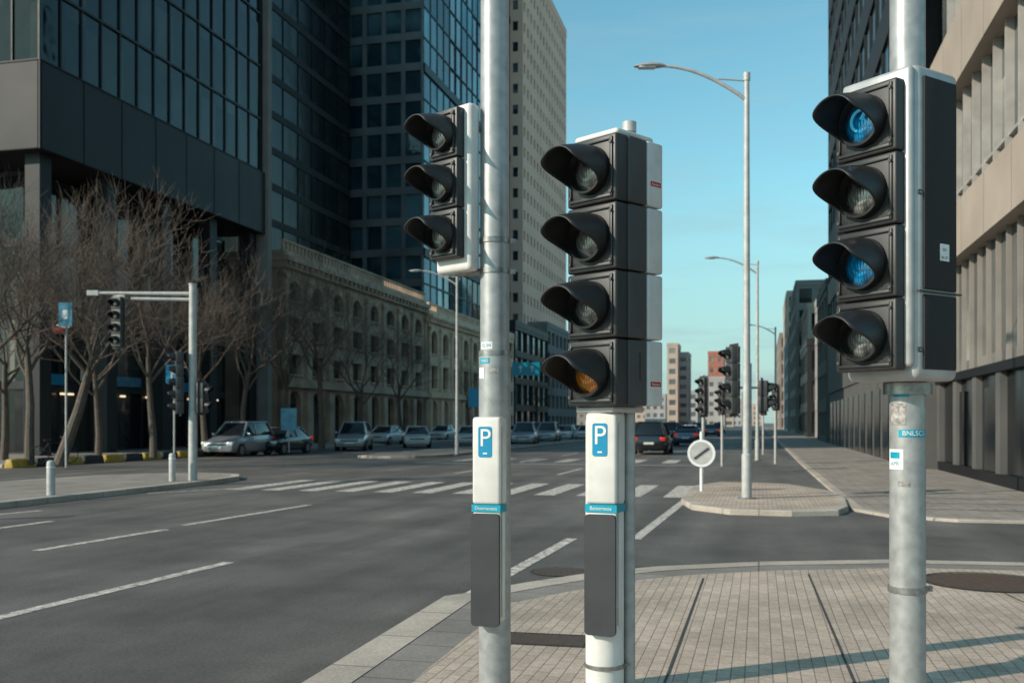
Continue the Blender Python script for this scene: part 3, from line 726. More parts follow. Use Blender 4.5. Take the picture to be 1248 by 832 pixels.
# bollards
def bollard(loc):
    rt = root('bollard', loc, 'short pale grey bollard standing on the median pavement', 'bollard', 0, 'bollards on the median')
    mb = MB(); mb.tube([(0, 0, 0), (0, 0, .66), (0, 0, .71), (0, 0, .735)], [.085, .085, .075, .04], 24); mb.obj('post', 'galv2', rt, smooth=True)
    mb = MB(); mb.cyl(0, 0, .58, .61, .088, sides=24); mb.obj('band', 'wh', rt, smooth=True)
    return rt
b0 = bollard(G(62, 603, PAVE))
for (x, y) in ((210, 586), (-40, 625)): copy_thing(b0, G(x, y, PAVE))
pp = at(855, 22.6)
rs = root('round_road_sign', (pp.x, pp.y, 0.1), 'white post with round pale sign with grey marking', 'road sign', -R(14))
mb = MB(); mb.cyl(0, 0, 0, 1.35, .04, sides=16); mb.obj('post', 'wh', rs, smooth=True)
mb = MB(); mb.tube([(0, -.045, .86), (0, -.055, .86)], .31, 32); mb.obj('sign_plate', 'galv2', rs, smooth=True)
mb = ring_mesh([(.31, -.056), (.31, -.062), (.255, -.062), (.255, -.056)]); o = mb.obj('sign_rim', 'wh', rs, smooth=True); o.location = (0, 0, .86)
mb = MB(); mb.tube([(-.16, -.06, .74), (.16, -.06, .98)], .025, 6); mb.obj('sign_bar', 'dkgrey', rs)

# ---------------------------------------------------------------- buildings (local x = across street, y = along street)
def fb(mb, face, c, a0, a1, z0, z1, d0, d1):
    if face == '+x': mb.box(c+d0, c+d1, a0, a1, z0, z1)
    elif face == '-x': mb.box(c-d1, c-d0, a0, a1, z0, z1)
    elif face == '-y': mb.box(a0, a1, c-d1, c-d0, z0, z1)
def grid(mb, face, c, a0, a1, z0, z1, cw, ch, tv, th, dep, hdep=None):
    na = max(1, round((a1-a0)/cw)); nz = max(1, round((z1-z0)/ch))
    for i in range(na+1):
        a = a0+(a1-a0)*i/na; lo, hi = max(a0, a-tv/2), min(a1, a+tv/2)
        fb(mb, face, c, lo, hi, z0, z1, 0, dep)
    hd = dep+0.012 if hdep is None else hdep
    for j in range(nz+1):
        z = z0+(z1-z0)*j/nz; lo, hi = max(z0-.001, z-th/2), min(z1+.001, z+th/2)
        fb(mb, face, c, a0, a1, lo, hi, 0.001, hd)
def broot(name, u0, u1, v0, v1, label, cat='building', group=None):
    c = W((u0+u1)/2, (v0+v1)/2, 0)
    return root(name, c, label, cat, -PHI, group), (v1-v0)/2, (u1-u0)/2
def building(name, u0, u1, v0, v1, h, label, wall, glass, sides, cw, ch, tv, th, dep, z0=0.0, parapet=0.8, group=None, cat='building', hdep=None):
    rt, hx, hy = broot(name, u0, u1, v0, v1, label, cat, group)
    mb = MB(); mb.box(-hx+dep, hx-dep, -hy+dep, hy-dep, 0, h-.3); mb.obj('window_glazing', glass, rt)
    mb = MB()
    for s in sides:
        if s == '+x': grid(mb, '+x', hx-dep, -hy, hy, z0, h, cw, ch, tv, th, dep, hdep)
        if s == '-x': grid(mb, '-x', -hx+dep, -hy, hy, z0, h, cw, ch, tv, th, dep, hdep)
        if s == '-y': grid(mb, '-y', -hy+dep, -hx+.01, hx-.01, z0, h, cw, ch, tv, th, dep-.004, hdep)
    mb.obj('wall', wall, rt)
    mb = MB(); mb.box(-hx-.08, hx+.08, -hy-.08, hy+.08, h+.003, h+parapet); mb.obj('parapet', wall, rt)
    return rt, hx, hy

# B1 dark glass block with overhang
u0, u1 = ua(48, -32), ua(325, -32)
rt, hx, hy = broot('office_building', u0, u1, -62, -32, 'dark glass office block with projecting upper floors above shopfronts', 'building')
mb = MB(); mb.box(-hx, hx-.09, -hy+.09, hy, 18.3, 46); mb.obj('window_glazing', 'g_dark', rt)
mb = MB(); grid(mb, '+x', hx-.09, -hy, hy-.8, 18.3, 46, 1.5, 3.5, .07, .12, .09); grid(mb, '-y', -hy+.09, -hx, hx-.01, 18.3, 46, 1.5, 3.5, .07, .12, .085); mb.obj('mullion_grid', 'mull', rt)
mb = MB(); mb.box(-hx, hx+.1, -hy-.1, hy, 14.2, 18.28)
mb.obj('dark_fascia', 'darkwall', rt)
mb = MB(); grid(mb, '+x', hx+.1, -hy, hy-.8, 14.2, 18.28, 3.0, 4.08, .04, .10, .02); grid(mb, '-y', -hy-.1, -hx, hx, 14.2, 18.28, 3.0, 4.08, .04, .1, .02); mb.obj('fascia_joints', 'darkwall2', rt)
mb = MB(); mb.box(hx-.9, hx+.3, hy-.4, hy+.15, 0, 46.2); mb.obj('corner_pier', 'concrete', rt)
mb = MB(); mb.box(-hx, hx-3.2, -hy+3, hy, 0, 14.19); mb.obj('shopfront_glazing', 'g_shop', rt)
mb = MB(); grid(mb, '+x', hx-3.2, -hy+3, hy, 0, 14.1, 2.4, 3.5, .12, .4, .12); grid(mb, '-y', -hy+3, -hx, hx-3.22, 0, 14.1, 2.4, 3.5, .12, .4, .12); mb.obj('shopfront_frame', 'mull', rt)
for i in range(5):
    y = -hy+.5+i*(2*hy-2)/4; mb = MB(); mb.box(hx-1.2, hx-.4, y, y+.8, 0, 14.19); mb.obj('column', 'darkwall', rt)
for i in range(1, 4):
    mb = MB(); mb.box(-i*7+hx-1.2, hx-.4-i*7, -hy+.5, -hy+1.3, 0, 14.19); mb.obj('column', 'darkwall', rt)
rl = random.Random(5)
for i in range(14):      # small lit lamps in the shopfronts
    y = -hy+3+rl.random()*(2*hy-4); z = rl.choice((3.1, 3.1, 3.2, 6.6)); mb = MB(); mb.box(hx-3.06, hx-2.9, y, y+.3, z, z+.1); mb.obj('shop_lamp', 'lamp_warm', rt)
for (y, z, ww, mm_) in ((-7, 3.6, 1.6, 'blue'), (-1, 3.7, 2.2, 'lit'), (5, 3.6, 1.4, 'blue'), (-4, 3.9, .8, 'wh')):
    mb = MB(); mb.box(hx-3.06, hx-2.95, y, y+ww, z, z+.55); mb.obj('shop_fascia_sign', mm_, rt)
building('office_tower', ua(326, -46), 107.5, -75, -46, 74, 'very dark plain tower with faint floor bands', 'darkwall2', 'g_black', ('+x', '-y'), 3.2, 3.6, .10, .7, .08)
# B3: pale gridded front, blue glass street side
b3u0 = ua(515, -38); b3u1 = ua(621, -38)
rt, hx, hy = broot('glass_tower', b3u0, b3u1, -72, -38, 'tall tower with pale gridded front and blue glass side')
mb = MB(); mb.box(-hx+.3, hx-.1, -hy+.5, hy-.1, 0, 90); mb.obj('window_glazing', 'g_tealb', rt)
mb = MB(); mb.box(-hx, hx-.12, -hy+.28, -hy+.48, 0, 90); mb.obj('front_glazing', 'g_teal', rt)
mb = MB(); grid(mb, '+x', hx-.1, -hy+.5, hy, 0, 90, 2.6, 3.6, .08, .16, .10)
for z in (21.6, 43.2, 64.8): mb.box(hx-.1, hx+.15, -hy+.5, hy, z-.5, z+.5)
mb.obj('mullion_grid', 'mull', rt)
mb = MB(); grid(mb, '-y', -hy+.28, -hx, hx, 0, 90, 2.4, 3.6, .5, .9, .2); mb.obj('front_wall', 'palegrid', rt)
mb = MB(); mb.box(-hx, hx, -hy, hy, 90.02, 91.5); mb.obj('parapet', 'palegrid', rt)
b4u0 = b3u1+.6; b4u1 = ua(690, -36); Yb = W(b4u1, -36).y
building('beige_tower', b4u0, b4u1, -72, -36, zat(47, Yb), 'tall beige precast slab tower with small gridded windows', 'beige', 'g_win', ('+x', '-y'), 2.4, 3.3, 1.55, 1.8, .16, parapet=1.6)
def stone_block(name, u0, u1, v1, h, label, wall, depth=12.5, ground=4.5, bay=3.6, floors=3):
    rt, hx, hy = broot(name, u0, u1, v1-depth, v1, label)
    nb = max(2, int((u1-u0)/bay)); bw = (u1-u0)/nb; fh = (h-1.2-ground)/floors
    mb = MB(); mb.box(-hx, hx-.45, -hy+.45, hy, 0, h-.2); mb.obj('window_glazing', 'g_win', rt)
    mb = MB()
    for i in range(nb+1):
        y = -hy+i*bw; lo, hi = max(-hy, y-bw*.24), min(hy, y+bw*.24)
        mb.box(hx-.45, hx, lo, hi, 0, h-1.2)
    for j in range(floors+1):
        z = ground+j*fh; mb.box(hx-.448, hx-.003, -hy, hy, z-.55, z+.5 if j < floors else h-.1)
    mb.box(-hx, hx-.004, -hy, -hy+.45, 0, h-.1)
    for i in range(nb):
        yc = -hy+(i+.5)*bw; r = bw*.26
        for ztop in (ground-.55, ground+floors*fh-.55):
            for k in range(5):
                a0 = k/5*r; a1 = (k+1)/5*r; dz = r*(1-math.sqrt(max(0, 1-((a0+a1)/2/r)**2)))
                for s in (-1, 1):
                    lo, hi = sorted((yc+s*a0, yc+s*a1)); mb.box(hx-.446, hx-.02, lo, hi, ztop-dz*.8-.02, ztop+.01)
    mb.obj('wall', wall, rt)
    for i in range(nb+1):
        mb = MB(); y = -hy+i*bw; w = .32
        mb.box(hx, hx+.22, max(-hy, y-w), min(hy, y+w), ground+.3, h-1.4)
        mb.box(hx, hx+.32, max(-hy, y-w-.12), min(hy, y+w+.12), h-1.75, h-1.4)
        mb.box(hx, hx+.32, max(-hy, y-w-.12), min(hy, y+w+.12), 0, ground-.6)
        mb.obj('pilaster', wall, rt)
    mb = MB(); mb.box(-hx, hx+.6, -hy-.3, hy, h-.55, h-.2); mb.box(-hx, hx+.35, -hy-.2, hy, h-1.0, h-.56); mb.box(hx+.003, hx+.38, -hy, hy, ground-.3, ground+.28)
    for i in range(int(2*hy/.9)): mb.box(hx+.35, hx+.52, -hy+i*.9, -hy+i*.9+.35, h-.8, h-.56)
    mb.box(-hx, hx+.1, -hy, hy, h-.195, h+.25)
    for i in range(int(2*hy/.6)): mb.box(hx-.15, hx+.02, -hy+i*.6, -hy+i*.6+.28, h+.25, h+.85)
    mb.box(hx-.2, hx+.07, -hy, hy, h+.851, h+1.0)
    mb.obj('cornice', wall, rt)
    for j in range(floors):
        for i in range(nb):
            mb = MB(); yc = -hy+(i+.5)*bw; z = ground+j*fh+.5; mb.box(hx-.1, hx+.16, yc-bw*.28, yc+bw*.28, z+.003, z+.14)
            mb.obj('sill', wall, rt)
    return rt
su = ua(345, -32.5); sv = ua(520, -32.5)
stone_block('stone_building', su, sv-.5, -32.5, 13.6, 'old ornate stone building with pilasters and heavy cornice', 'stone')
stone_block('stone_building', sv, ua(583, -32.5), -32.3, 12.8, 'pale limestone low building with pilasters beside older block', 'limestone', floors=2, depth=5)
c0 = ua(584, -32.5)
building('shop_building', c0, ua(626, -32.5), -35.7, -32.5, 13, 'pale low commercial building with wide windows', 'limestone', 'g_win', ('+x', '-y'), 3.4, 3.6, .9, 1.2, .3)
building('shop_building', ua(628, -32.5), ua(668, -32.5), -35.7, -32.5, 15, 'dark glass low commercial building', 'mull', 'g_teal', ('+x', '-y'), 3.4, 3.6, .3, .9, .3)
building('shop_building', ua(669, -32.5), ua(705, -32.5), -45, -32.8, 17, 'grey stone commercial building with regular windows', 'concrete', 'g_win', ('+x', '-y'), 3.2, 3.4, 1.2, 1.3, .3)
nm = {'brick': 'red brick', 'farbeige': 'beige', 'concrete': 'grey concrete', 'stone': 'brown stone', 'farpale': 'pale grey'}
far = [(696, 722, 492, 330, 'concrete'), (722, 752, 478, 380, 'stone'), (752, 790, 470, 420, 'farbeige'), (786, 811, 482, 400, 'farpale'), (813, 826, 421, 300, 'farbeige'), (826, 839, 432, 306, 'farpale'),
       (839, 850, 478, 380, 'farpale'), (850, 862, 488, 440, 'farbeige'), (862, 883, 462, 285, 'farpale'), (863, 882, 431, 300, 'brick'), (883, 894, 476, 420, 'farbeige'), (893, 904, 488, 520, 'farpale'), (904, 914, 480, 470, 'concrete'), (912, 928, 494, 560, 'farbeige'), (790, 905, 504, 760, 'farpale')]
for (x0, x1, yt, Y, wm) in far:
    a = at(x0, Y); b = at(x1, Y); w = (b-a).length; uu, vv = UV((a.x+b.x)/2, Y)
    building('apartment_block', uu, uu+12, vv-w/2, vv+w/2, zat(yt, Y), 'distant %s apartment block with rows of windows' % nm[wm], wm, 'g_far', ('+x', '-x', '-y'), 2.6, 3.0, 1.3, 1.6, .15, group='buildings at the far end of the avenue')
row = [(84, 97, 12.5, 'dkconcrete', 5.3), (99, 118, 14.5, 'farpale', 6.2), (119, 138, 10.5, 'mull', 5.4), (140, 160, 17, 'farbeige', 6.4), (161, 190, 23, 'concrete', 5.6), (193, 225, 17, 'farpale', 5.3), (228, 262, 30, 'farbeige', 6.0), (265, 320, 24, 'concrete', 5.2)]
for (a, b, h, wm, vv) in row:
    building('street_building', a, b, vv, 20, h, 'mid-rise %s facade along the shaded pavement' % {'concrete': 'grey concrete', 'mull': 'dark glass', 'dkconcrete': 'dark concrete', 'farpale': 'pale grey', 'farbeige': 'beige'}[wm], wm, 'g_win', ('-x', '-y'), 3.0, 3.3, 1.0, 1.1, .12, group='buildings along the right pavement')
# right: dark block
rt, hx, hy = broot('dark_office_building', 37, 82, 5.3, 30, 'tall plain dark clad office building with smooth grey base')
mb = MB(); mb.box(-hx+.1, hx, -hy, hy, 0, 48); mb.obj('window_glazing', 'g_black', rt)
mb = MB(); grid(mb, '-x', -hx+.1, -hy, hy, 8, 48, 2.5, 3.6, .08, 1.6, .1, .106); mb.obj('mullion_grid', 'darkwall', rt)
mb = MB(); mb.box(-hx-.02, hx, -hy, hy, 3.9, 7.9); mb.box(-hx+.06, hx, -hy-.02, hy, 0, 3.88); mb.obj('ground_floor_wall', 'dkconcrete', rt)
for i in range(13):
    mb = MB(); mb.box(-hx+.02, -hx+.055, -hy+1+i*3.3, -hy+3.2+i*3.3, .1, 3.2); mb.obj('door', 'g_black', rt)
mb = MB(); mb.box(-hx-.1, hx, -hy, hy, 48, 49); mb.obj('parapet', 'darkwall', rt)
# right near: banded precast
rt, hx, hy = broot('banded_office_building', 18.6, 36.6, 5.6, 32, 'office building with pale precast bands and vertical finned windows')
mb = MB(); mb.box(-hx+.5, hx, -hy+.6, hy, 0, 34); mb.obj('window_glazing', 'g_blue', rt)
mb = MB()
for (a, b) in ((6.5, 8.1), (11.6, 13.6), (17.2, 19.2), (22.8, 24.6), (28.4, 30.2), (33, 35)):
    mb.box(-hx, hx, -hy, hy, a, b)
mb.obj('precast_band', 'precast', rt)
mb = MB()
for (a, b) in ((6.5, 8.1), (11.6, 13.6), (17.2, 19.2)):
    for i in range(7): mb.box(-hx-.003, -hx+.05, -hy+i*2.9+.4, -hy+i*2.9+.42, a, b)
mb.obj('panel_joint', 'dkconcrete', rt)
mb = MB(); k = int(2*hy/1.3)
for i in range(k):
    y = -hy+.3+i*1.3
    for (a, b) in ((8.1, 11.6), (13.6, 17.2), (19.2, 22.8), (24.6, 28.4)):
        mb.box(-hx+.3, -hx+.51, y, y+.12, a+.003, b-.003); mb.box(-hx+.44, -hx+.512, y+.62, y+.67, a+.003, b-.003)
for (a, b) in ((8.1, 11.6), (13.6, 17.2), (19.2, 22.8), (24.6, 28.4)): mb.box(-hx+.36, -hx+.508, -hy, hy, a+.6, a+.68)
mb.obj('window_frame', 'fin', rt)
mb = MB(); mb.box(-hx+.42, -hx+.49, -hy, hy, 3.2, 6.497); mb.obj('lower_glazing', 'g_blue', rt)
mb = MB(); k = int(2*hy/1.1)
for i in range(k):
    y = -hy+.3+i*1.1; mb.box(-hx+.30, -hx+.418, y, y+.08, 3.2, 6.497)
mb.obj('lower_window_frame', 'concrete', rt)
mb = MB(); mb.box(-hx+.25, hx, -hy, hy, 2.95, 3.19); mb.box(-hx+.35, hx, -hy, hy, 0, .35); mb.obj('ground_floor_band', 'darkwall2', rt)
mb = MB(); mb.box(-hx+.47, -hx+.498, -hy, hy, .35, 2.95); mb.obj('ground_floor_glazing', 'g_black', rt)
for i in range(7):
    mb = MB(); mb.box(-hx+.3, -hx+.9, -hy+i*2.9, -hy+i*2.9+.5, .35, 2.95); mb.obj('pier', 'dkconcrete', rt)
for i in range(4):
    mb = MB(); mb.box(-hx+.4, -hx+.46, -hy+1.2+i*4.2, -hy+2.6+i*4.2, .36, 2.6); mb.obj('door', 'g_black', rt)

# ---------------------------------------------------------------- trees
def make_tree(seed, H, lean=(0, 0), rad=.2, spread=1.0, fork=0.33):
    rnd = random.Random(seed); T = MB(); C = MB()
    def branch(p, d, L, r, lv):
        n = 4 if lv < 3 else 3 if lv < 4 else 2
        pts = [p]; rs = [r]; q = p.copy(); dd = d.copy(); step = L/n
        for i in range(n):
            w = 0.10 if lv == 0 else 0.24
            dd = (dd+Vector((rnd.uniform(-w, w), rnd.uniform(-w, w), rnd.uniform(-.05, w*.8)))).normalized()
            q = q+dd*step; pts.append(q.copy()); rs.append(r*(1-(i+1)/n*(0.45 if lv < 2 else 0.6)))
        (T if lv < 2 else C).tube(pts, rs, (10, 7, 5, 4, 3, 3)[lv], caps=(lv < 2))
        if lv >= 5: return
        kids = (6, 5, 4, 4, 3)[lv]
        for i in range(kids):
            t = (fork*1.9+0.36*rnd.random()) if lv == 0 else rnd.uniform(.3, 1.0)
            t = min(1, t) if i else 1.0
            idx = min(n-1, int(t*n)); f = t*n-idx; o = pts[idx].lerp(pts[min(n, idx+1)], min(1, f))
            az = 2*math.pi*(i+rnd.random()*.7)/kids; tilt = (rnd.uniform(.45, 1.0) if i else .25)*spread
            a = dd.orthogonal().normalized(); b = dd.cross(a)
            nd = (dd*math.cos(tilt)+(a*math.cos(az)+b*math.sin(az))*math.sin(tilt)); nd.z += .12; nd.normalize()
            branch(o, nd, L*rnd.uniform(.55, .78), max(.0055, rs[idx]*rnd.uniform(.42, .58)), lv+1)
    branch(Vector((0, 0, 0)), Vector((lean[0], lean[1], 1)).normalized(), H*.42, rad, 0)
    return T.mesh('trunk', smooth=True), C.mesh('crown')
protos = [make_tree(3, 9.5, (.05, 0), .17, 1.05), make_tree(11, 8.5, (.35, .1), .19, 1.1), make_tree(23, 10.5, (-.05, 0), .17, .95), make_tree(41, 8, (0, .1), .14, 1.15)]
for t, c in protos: t.materials.append(M['bark']); c.materials.append(M['twig'])
def tree(loc, k, rotz, sc, label):
    rt = root('bare_tree', loc, label, 'tree', rotz, 'bare winter trees along the pavement')
    t, c = protos[k]
    for nm_, me in (('trunk', t), ('crown', c)):
        o = bpy.data.objects.new(nm_, me); COL.objects.link(o); o.parent = rt
    rt.scale = (sc,)*3
lbs = ['leafless tree with a dense crown of fine brown twigs', 'leafless tree with thick leaning trunk beside the kerb', 'tall leafless tree with upright branching', 'small leafless spreading street tree']
tl = [(36, 37, 0, 10, 1.1), (72, 36, 1, 0, 1.2), (-20, 34, 2, 80, 1.0), (187, 43, 2, 50, 1.0), (120, 46, 3, 200, 1.2), (250, 49, 3, 120, 1.2), (296, 54, 0, 220, 1.1), (345, 58, 2, 300, 1.05), (392, 58, 0, 140, 1.25),
      (440, 66, 3, 30, 1.2), (490, 80, 2, 75, 1.0), (572, 112, 2, 20, .9), (655, 150, 3, 40, 1.1), (5, 41, 3, 250, 1.2)]
for (px, Y, k, rz, sc) in tl:
    p = at(px, Y); tree((p.x, p.y, PAVE), k, R(rz), sc, lbs[k])

# ---------------------------------------------------------------- yellow / black kerb blocks
for i in range(13):
    u = 31.2+i*1.35
    rt = root('kerb_block', W(u, -26.4), ('worn yellow' if i % 2 == 0 else 'black')+' painted concrete barrier block by the kerb', 'kerb block', -PHI, 'yellow and black kerb blocks')
    mb = MB(); mb.v = [(-.2, -.6, 0), (.2, -.6, 0), (.2, .6, 0), (-.2, .6, 0), (-.12, -.58, .32), (.12, -.58, .32), (.12, .58, .32), (-.12, .58, .32)]
    mb.f = [(0, 3, 2, 1), (4, 5, 6, 7), (0, 1, 5, 4), (1, 2, 6, 5), (2, 3, 7, 6), (3, 0, 4, 7)]
    mb.obj('block', 'yellow' if i % 2 == 0 else 'kblack', rt, bevel=.03)
    mb = MB(); mb.box(-.05, .05, -.3, .3, .3, .335); mb.obj('lifting_slot', 'kblack', rt)

# ---------------------------------------------------------------- cars
def make_car(paint, suv=False, label='', loc=(0, 0, 0), rotz=0):
    rt = root('parked_car', loc, label, 'car', rotz, 'cars on the avenue')
    hr = 1.72 if suv else 1.44; bl = 1.02 if suv else .92
    st = [(-2.22, .38, .60, .62), (-2.15, .27, .70, .80), (-1.9, .22, .76, .87), (-1.1, .20, bl-.02, .90), (0, .20, bl, .91), (1.4, .20, bl+.04, .90), (1.95, .24, bl+.02, .87), (2.16, .30, bl-.06, .80), (2.22, .42, bl-.25, .7)]
    mb = MB()
    for (y, zb, zt, hw) in st:
        mb.v += [(-hw*.86, y, zb), (hw*.86, y, zb), (hw*.97, y, zb+.10), (hw, y, zb+(zt-zb)*.45), (hw*.985, y, zb+(zt-zb)*.75), (hw*.90, y, zt-.03), (hw*.6, y, zt+.012), (-hw*.6, y, zt+.012), (-hw*.90, y, zt-.03), (-hw*.985, y, zb+(zt-zb)*.75), (-hw, y, zb+(zt-zb)*.45), (-hw*.97, y, zb+.10)]
    n = 12
    for i in range(len(st)-1):
        for j in range(n): mb.f.append((i*n+j, i*n+(j+1) % n, (i+1)*n+(j+1) % n, (i+1)*n+j))
    mb.f.append(tuple(range(n))); mb.f.append(tuple((len(st)-1)*n+j for j in range(n)))
    mb.obj('body', paint, rt, smooth=True)
    yb0, yb1, yt0, yt1 = (-1.05, 2.1, -.35, 1.75) if suv else (-1.05, 1.85, -.3, 1.15)
    b = [(-.79, yb0, bl-.03), (.79, yb0, bl-.03), (.79, yb1, bl), (-.79, yb1, bl)]; t = [(-.6, yt0, hr-.06), (.6, yt0, hr-.06), (.6, yt1, hr-.06), (-.6, yt1, hr-.06)]
    mb = MB(); mb.v = b+t; mb.f = [(0, 3, 2, 1), (4, 5, 6, 7), (0, 1, 5, 4), (1, 2, 6, 5), (2, 3, 7, 6), (3, 0, 4, 7)]
    mb.obj('window', 'carglass', rt, bevel=.03)
    mb = MB(); mb.box(-.61, .61, yt0-.02, yt1+.03, hr-.075, hr)
    mb.obj('roof', paint, rt, bevel=.045, seg=3)
    for i in range(4):
        mb = MB(); mb.tube([b[i], t[i]], .045, 6); mb.obj('pillar', paint, rt)
    for s in (-1, 1):
        mb = MB(); mb.tube([(s*.795, .3, bl), (s*.605, .3, hr-.06)], .035, 6); mb.obj('pillar', paint, rt)
    for y in (-1.4, 1.38):
        for s in (-1, 1):
            mb = MB(); mb.tube([(s*.70, y, .325), (s*.925, y, .325)], .325, 22); w = mb.obj('wheel', 'rubber', rt, smooth=True)
            mb = MB(); mb.tube([(s*.90, y, .325), (s*.932, y, .325)], .21, 14); mb.obj('rim', 'rim', w, smooth=True)
    for s in (-1, 1):
        mb = MB(); mb.box(s*.68-.16, s*.68+.16, -2.19, -2.0, .58, .73); mb.obj('headlight', 'headl', rt, bevel=.03)
        mb = MB(); mb.box(s*.70-.14, s*.70+.14, 2.05, 2.215, .72, .92); mb.obj('tail_light', 'taill', rt, bevel=.03)
        mb = MB(); mb.box(s*.98-.09, s*.98+.07, -.82, -.70, bl, bl+.13); mb.obj('wing_mirror', paint, rt, bevel=.03)
    for (a, c, z) in ((-2.245, -2.215, .42), (2.215, 2.245, .55)):
        mb = MB(); mb.box(-.26, .26, a, c, z, z+.11); mb.obj('number_plate', 'plate', rt)
    mb = MB(); mb.box(-.5, .5, -2.235, -2.17, .56, .64); mb.obj('grille', 'kblack', rt)
    return rt
A = -PHI
carD = make_car('paint_dark', False, 'dark saloon car parked along the far kerb', at(342, 53), A)
carS = make_car('paint_silver', True, 'silver people carrier facing the junction', at(432, 60), A+R(15))
carW = make_car('paint_white', False, 'white hatchback car in the oncoming lane', at(508, 67), A+R(20))
carR = make_car('paint_dark', True, 'dark suv seen from behind with red tail lights', at(796, 53), A+math.pi)
carB = make_car('paint_blue', False, 'dark blue car driving away along the avenue', at(838, 72), A+math.pi)
SO = 'silver car in the oncoming lane'; SA = 'silver car driving away along the avenue'; WA = 'white car driving away along the avenue'
for (src, px, Y, r, lb) in ((carW, 572, 72, 15, None), (carW, 470, 76, 0, None), (carS, 640, 74, 8, SO), (carS, 668, 84, 5, SO), (carW, 690, 94, 0, None), (carW, 706, 106, 0, None), (carS, 722, 118, 0, SO),
                        (carS, 606, 84, 5, SO), (carB, 752, 82, 180, None), (carR, 818, 96, 180, None), (carW, 842, 104, 180, WA), (carB, 868, 120, 180, None), (carS, 850, 140, 180, SA), (carS, 292, 50, 0, 'silver people carrier parked along the far kerb'), (carS, 775, 130, 180, SA),
                        (carW, 738, 128, 0, None), (carW, 795, 118, 180, WA), (carD, 826, 128, 180, 'dark car driving away along the avenue'), (carW, 862, 150, 180, WA), (carS, 754, 150, 0, SO), (carR, 876, 160, 180, None), (carW, 716, 96, 0, None), (carS, 655, 98, 0, SO), (carW, 540, 92, 0, None), (carW, 626, 100, 0, None), (carS, 766, 100, 180, SA), (carS, 836, 170, 180, SA)):
    copy_thing(src, at(px, Y), A+R(r), lb)

# ---------------------------------------------------------------- signs and panels
def post_sign(name, px, Y, z0, z1, w, material, label, category, txt=None, posth=None, face=0):
    p = at(px, Y); rt = root(name, (p.x, p.y, PAVE), label, category, face)
    mb = MB(); mb.cyl(0, 0.04, 0, (posth or z1), .035, sides=12); mb.obj('post', 'galv2', rt, smooth=True)
    rrect('sign_panel', rt, material, 0, (z0+z1)/2, 0, w, z1-z0, .04, .03)
    if txt: text_flat('sign_lettering', txt, (z1-z0)*.8, 'wh', rt, 0, -.036, (z0+z1)/2)
    return rt
post_sign('parking_sign', 212, 38, zat(471, 38), zat(448, 38), .6, 'blue', 'blue square parking sign on grey post', 'parking sign', 'P')
bs = post_sign('banner_sign', 80, 34, zat(402, 34), zat(373, 34), .46, 'lit', 'pale blue banner with small red panel on a post', 'sign')
rrect('lower_panel', bs, 'orange', -.22, zat(407, 34), 0, .42, .2, .03, .03)
rrect('banner_emblem', bs, 'wh', 0, (zat(402, 34)+zat(373, 34))/2, -.032, .2, .3, .05, .004)
post_sign('information_panel', 352, 51, zat(527, 51), zat(500, 51), .8, 'lit', 'dull blue information panel standing on pavement', 'sign')
post_sign('direction_sign', 578, 66, zat(498, 66), zat(475, 66), .8, 'blue', 'blue rectangular road sign on a post', 'road sign')
pg = at(612, 98); rt = root('overhead_sign_gantry', (pg.x, pg.y, PAVE), 'overhead mast with two blue direction sign panels', 'road sign')
hh = zat(451, 98); mb = MB(); mb.cyl(0, 0, 0, hh+.6, .14, .1, sides=12); mb.tube([(0, 0, hh), (9, 0, hh)], .07, 8); mb.obj('mast', 'galv2', rt)
for (x0, x1) in ((1.0, 3.7), (4.5, 8.2)):
    rrect('sign_panel', rt, 'cyan', (x0+x1)/2, hh, -.1, x1-x0, 1.3, .08, .05)
    for k in (0, 1):
        xc = x0+(x1-x0)*(.3+.42*k); mb = MB(); mb.tube([(xc, -.17, hh-.35), (xc, -.17, hh+.1)], .06, 4); mb.v += [(xc-.22, -.17, hh+.08), (xc+.22, -.17, hh+.08), (xc, -.17, hh+.42)]; n = len(mb.v); mb.f.append((n-3, n-2, n-1)); mb.obj('arrow', 'wh', rt)

# ---------------------------------------------------------------- bicycle
def bicycle(loc, rotz, label):
    rt = root('bicycle', loc, label, 'bicycle', rotz)
    for x in (-.52, .52):
        mb = MB(); n = 28; pts = [(x+.33*math.cos(2*math.pi*i/n), 0, .34+.33*math.sin(2*math.pi*i/n)) for i in range(n+1)]
        mb.tube(pts, .018, 6, caps=False); w = mb.obj('wheel', 'rubber', rt, smooth=True)
        mb = MB()
        for i in range(10):
            a = math.pi*2*i/10; mb.tube([(x, 0, .34), (x+.32*math.cos(a), 0, .34+.32*math.sin(a))], .003, 3)
        mb.obj('spokes', 'rim', w)
    mb = MB(); bb = (-.08, 0, .30); seat = (-.22, 0, .82); head = (.36, 0, .80)
    for a, b in ((bb, seat), (bb, (.40, 0, .66)), ((-.2, 0, .76), head), (head, (.52, 0, .34)), ((-.52, 0, .34), bb), ((-.52, 0, .34), (-.2, 0, .74))): mb.tube([a, b], .018, 6)
    mb.obj('frame', 'kblack', rt)
    mb = MB(); mb.tube([(.30, -.28, 1.0), (.34, 0, .98), (.30, .28, 1.0)], .014, 6); mb.tube([head, (.34, 0, .98)], .014, 6); mb.obj('handlebar', 'clamp', rt)
    mb = MB(); mb.box(-.36, -.10, -.06, .06, .86, .91); mb.tube([seat, (-.23, 0, .87)], .013, 6); mb.obj('saddle', 'kblack', rt, bevel=.02)
    return rt
p = at(66, 37.2); bicycle((p.x, p.y, PAVE), R(40), 'dark bicycle parked near leafless trees')

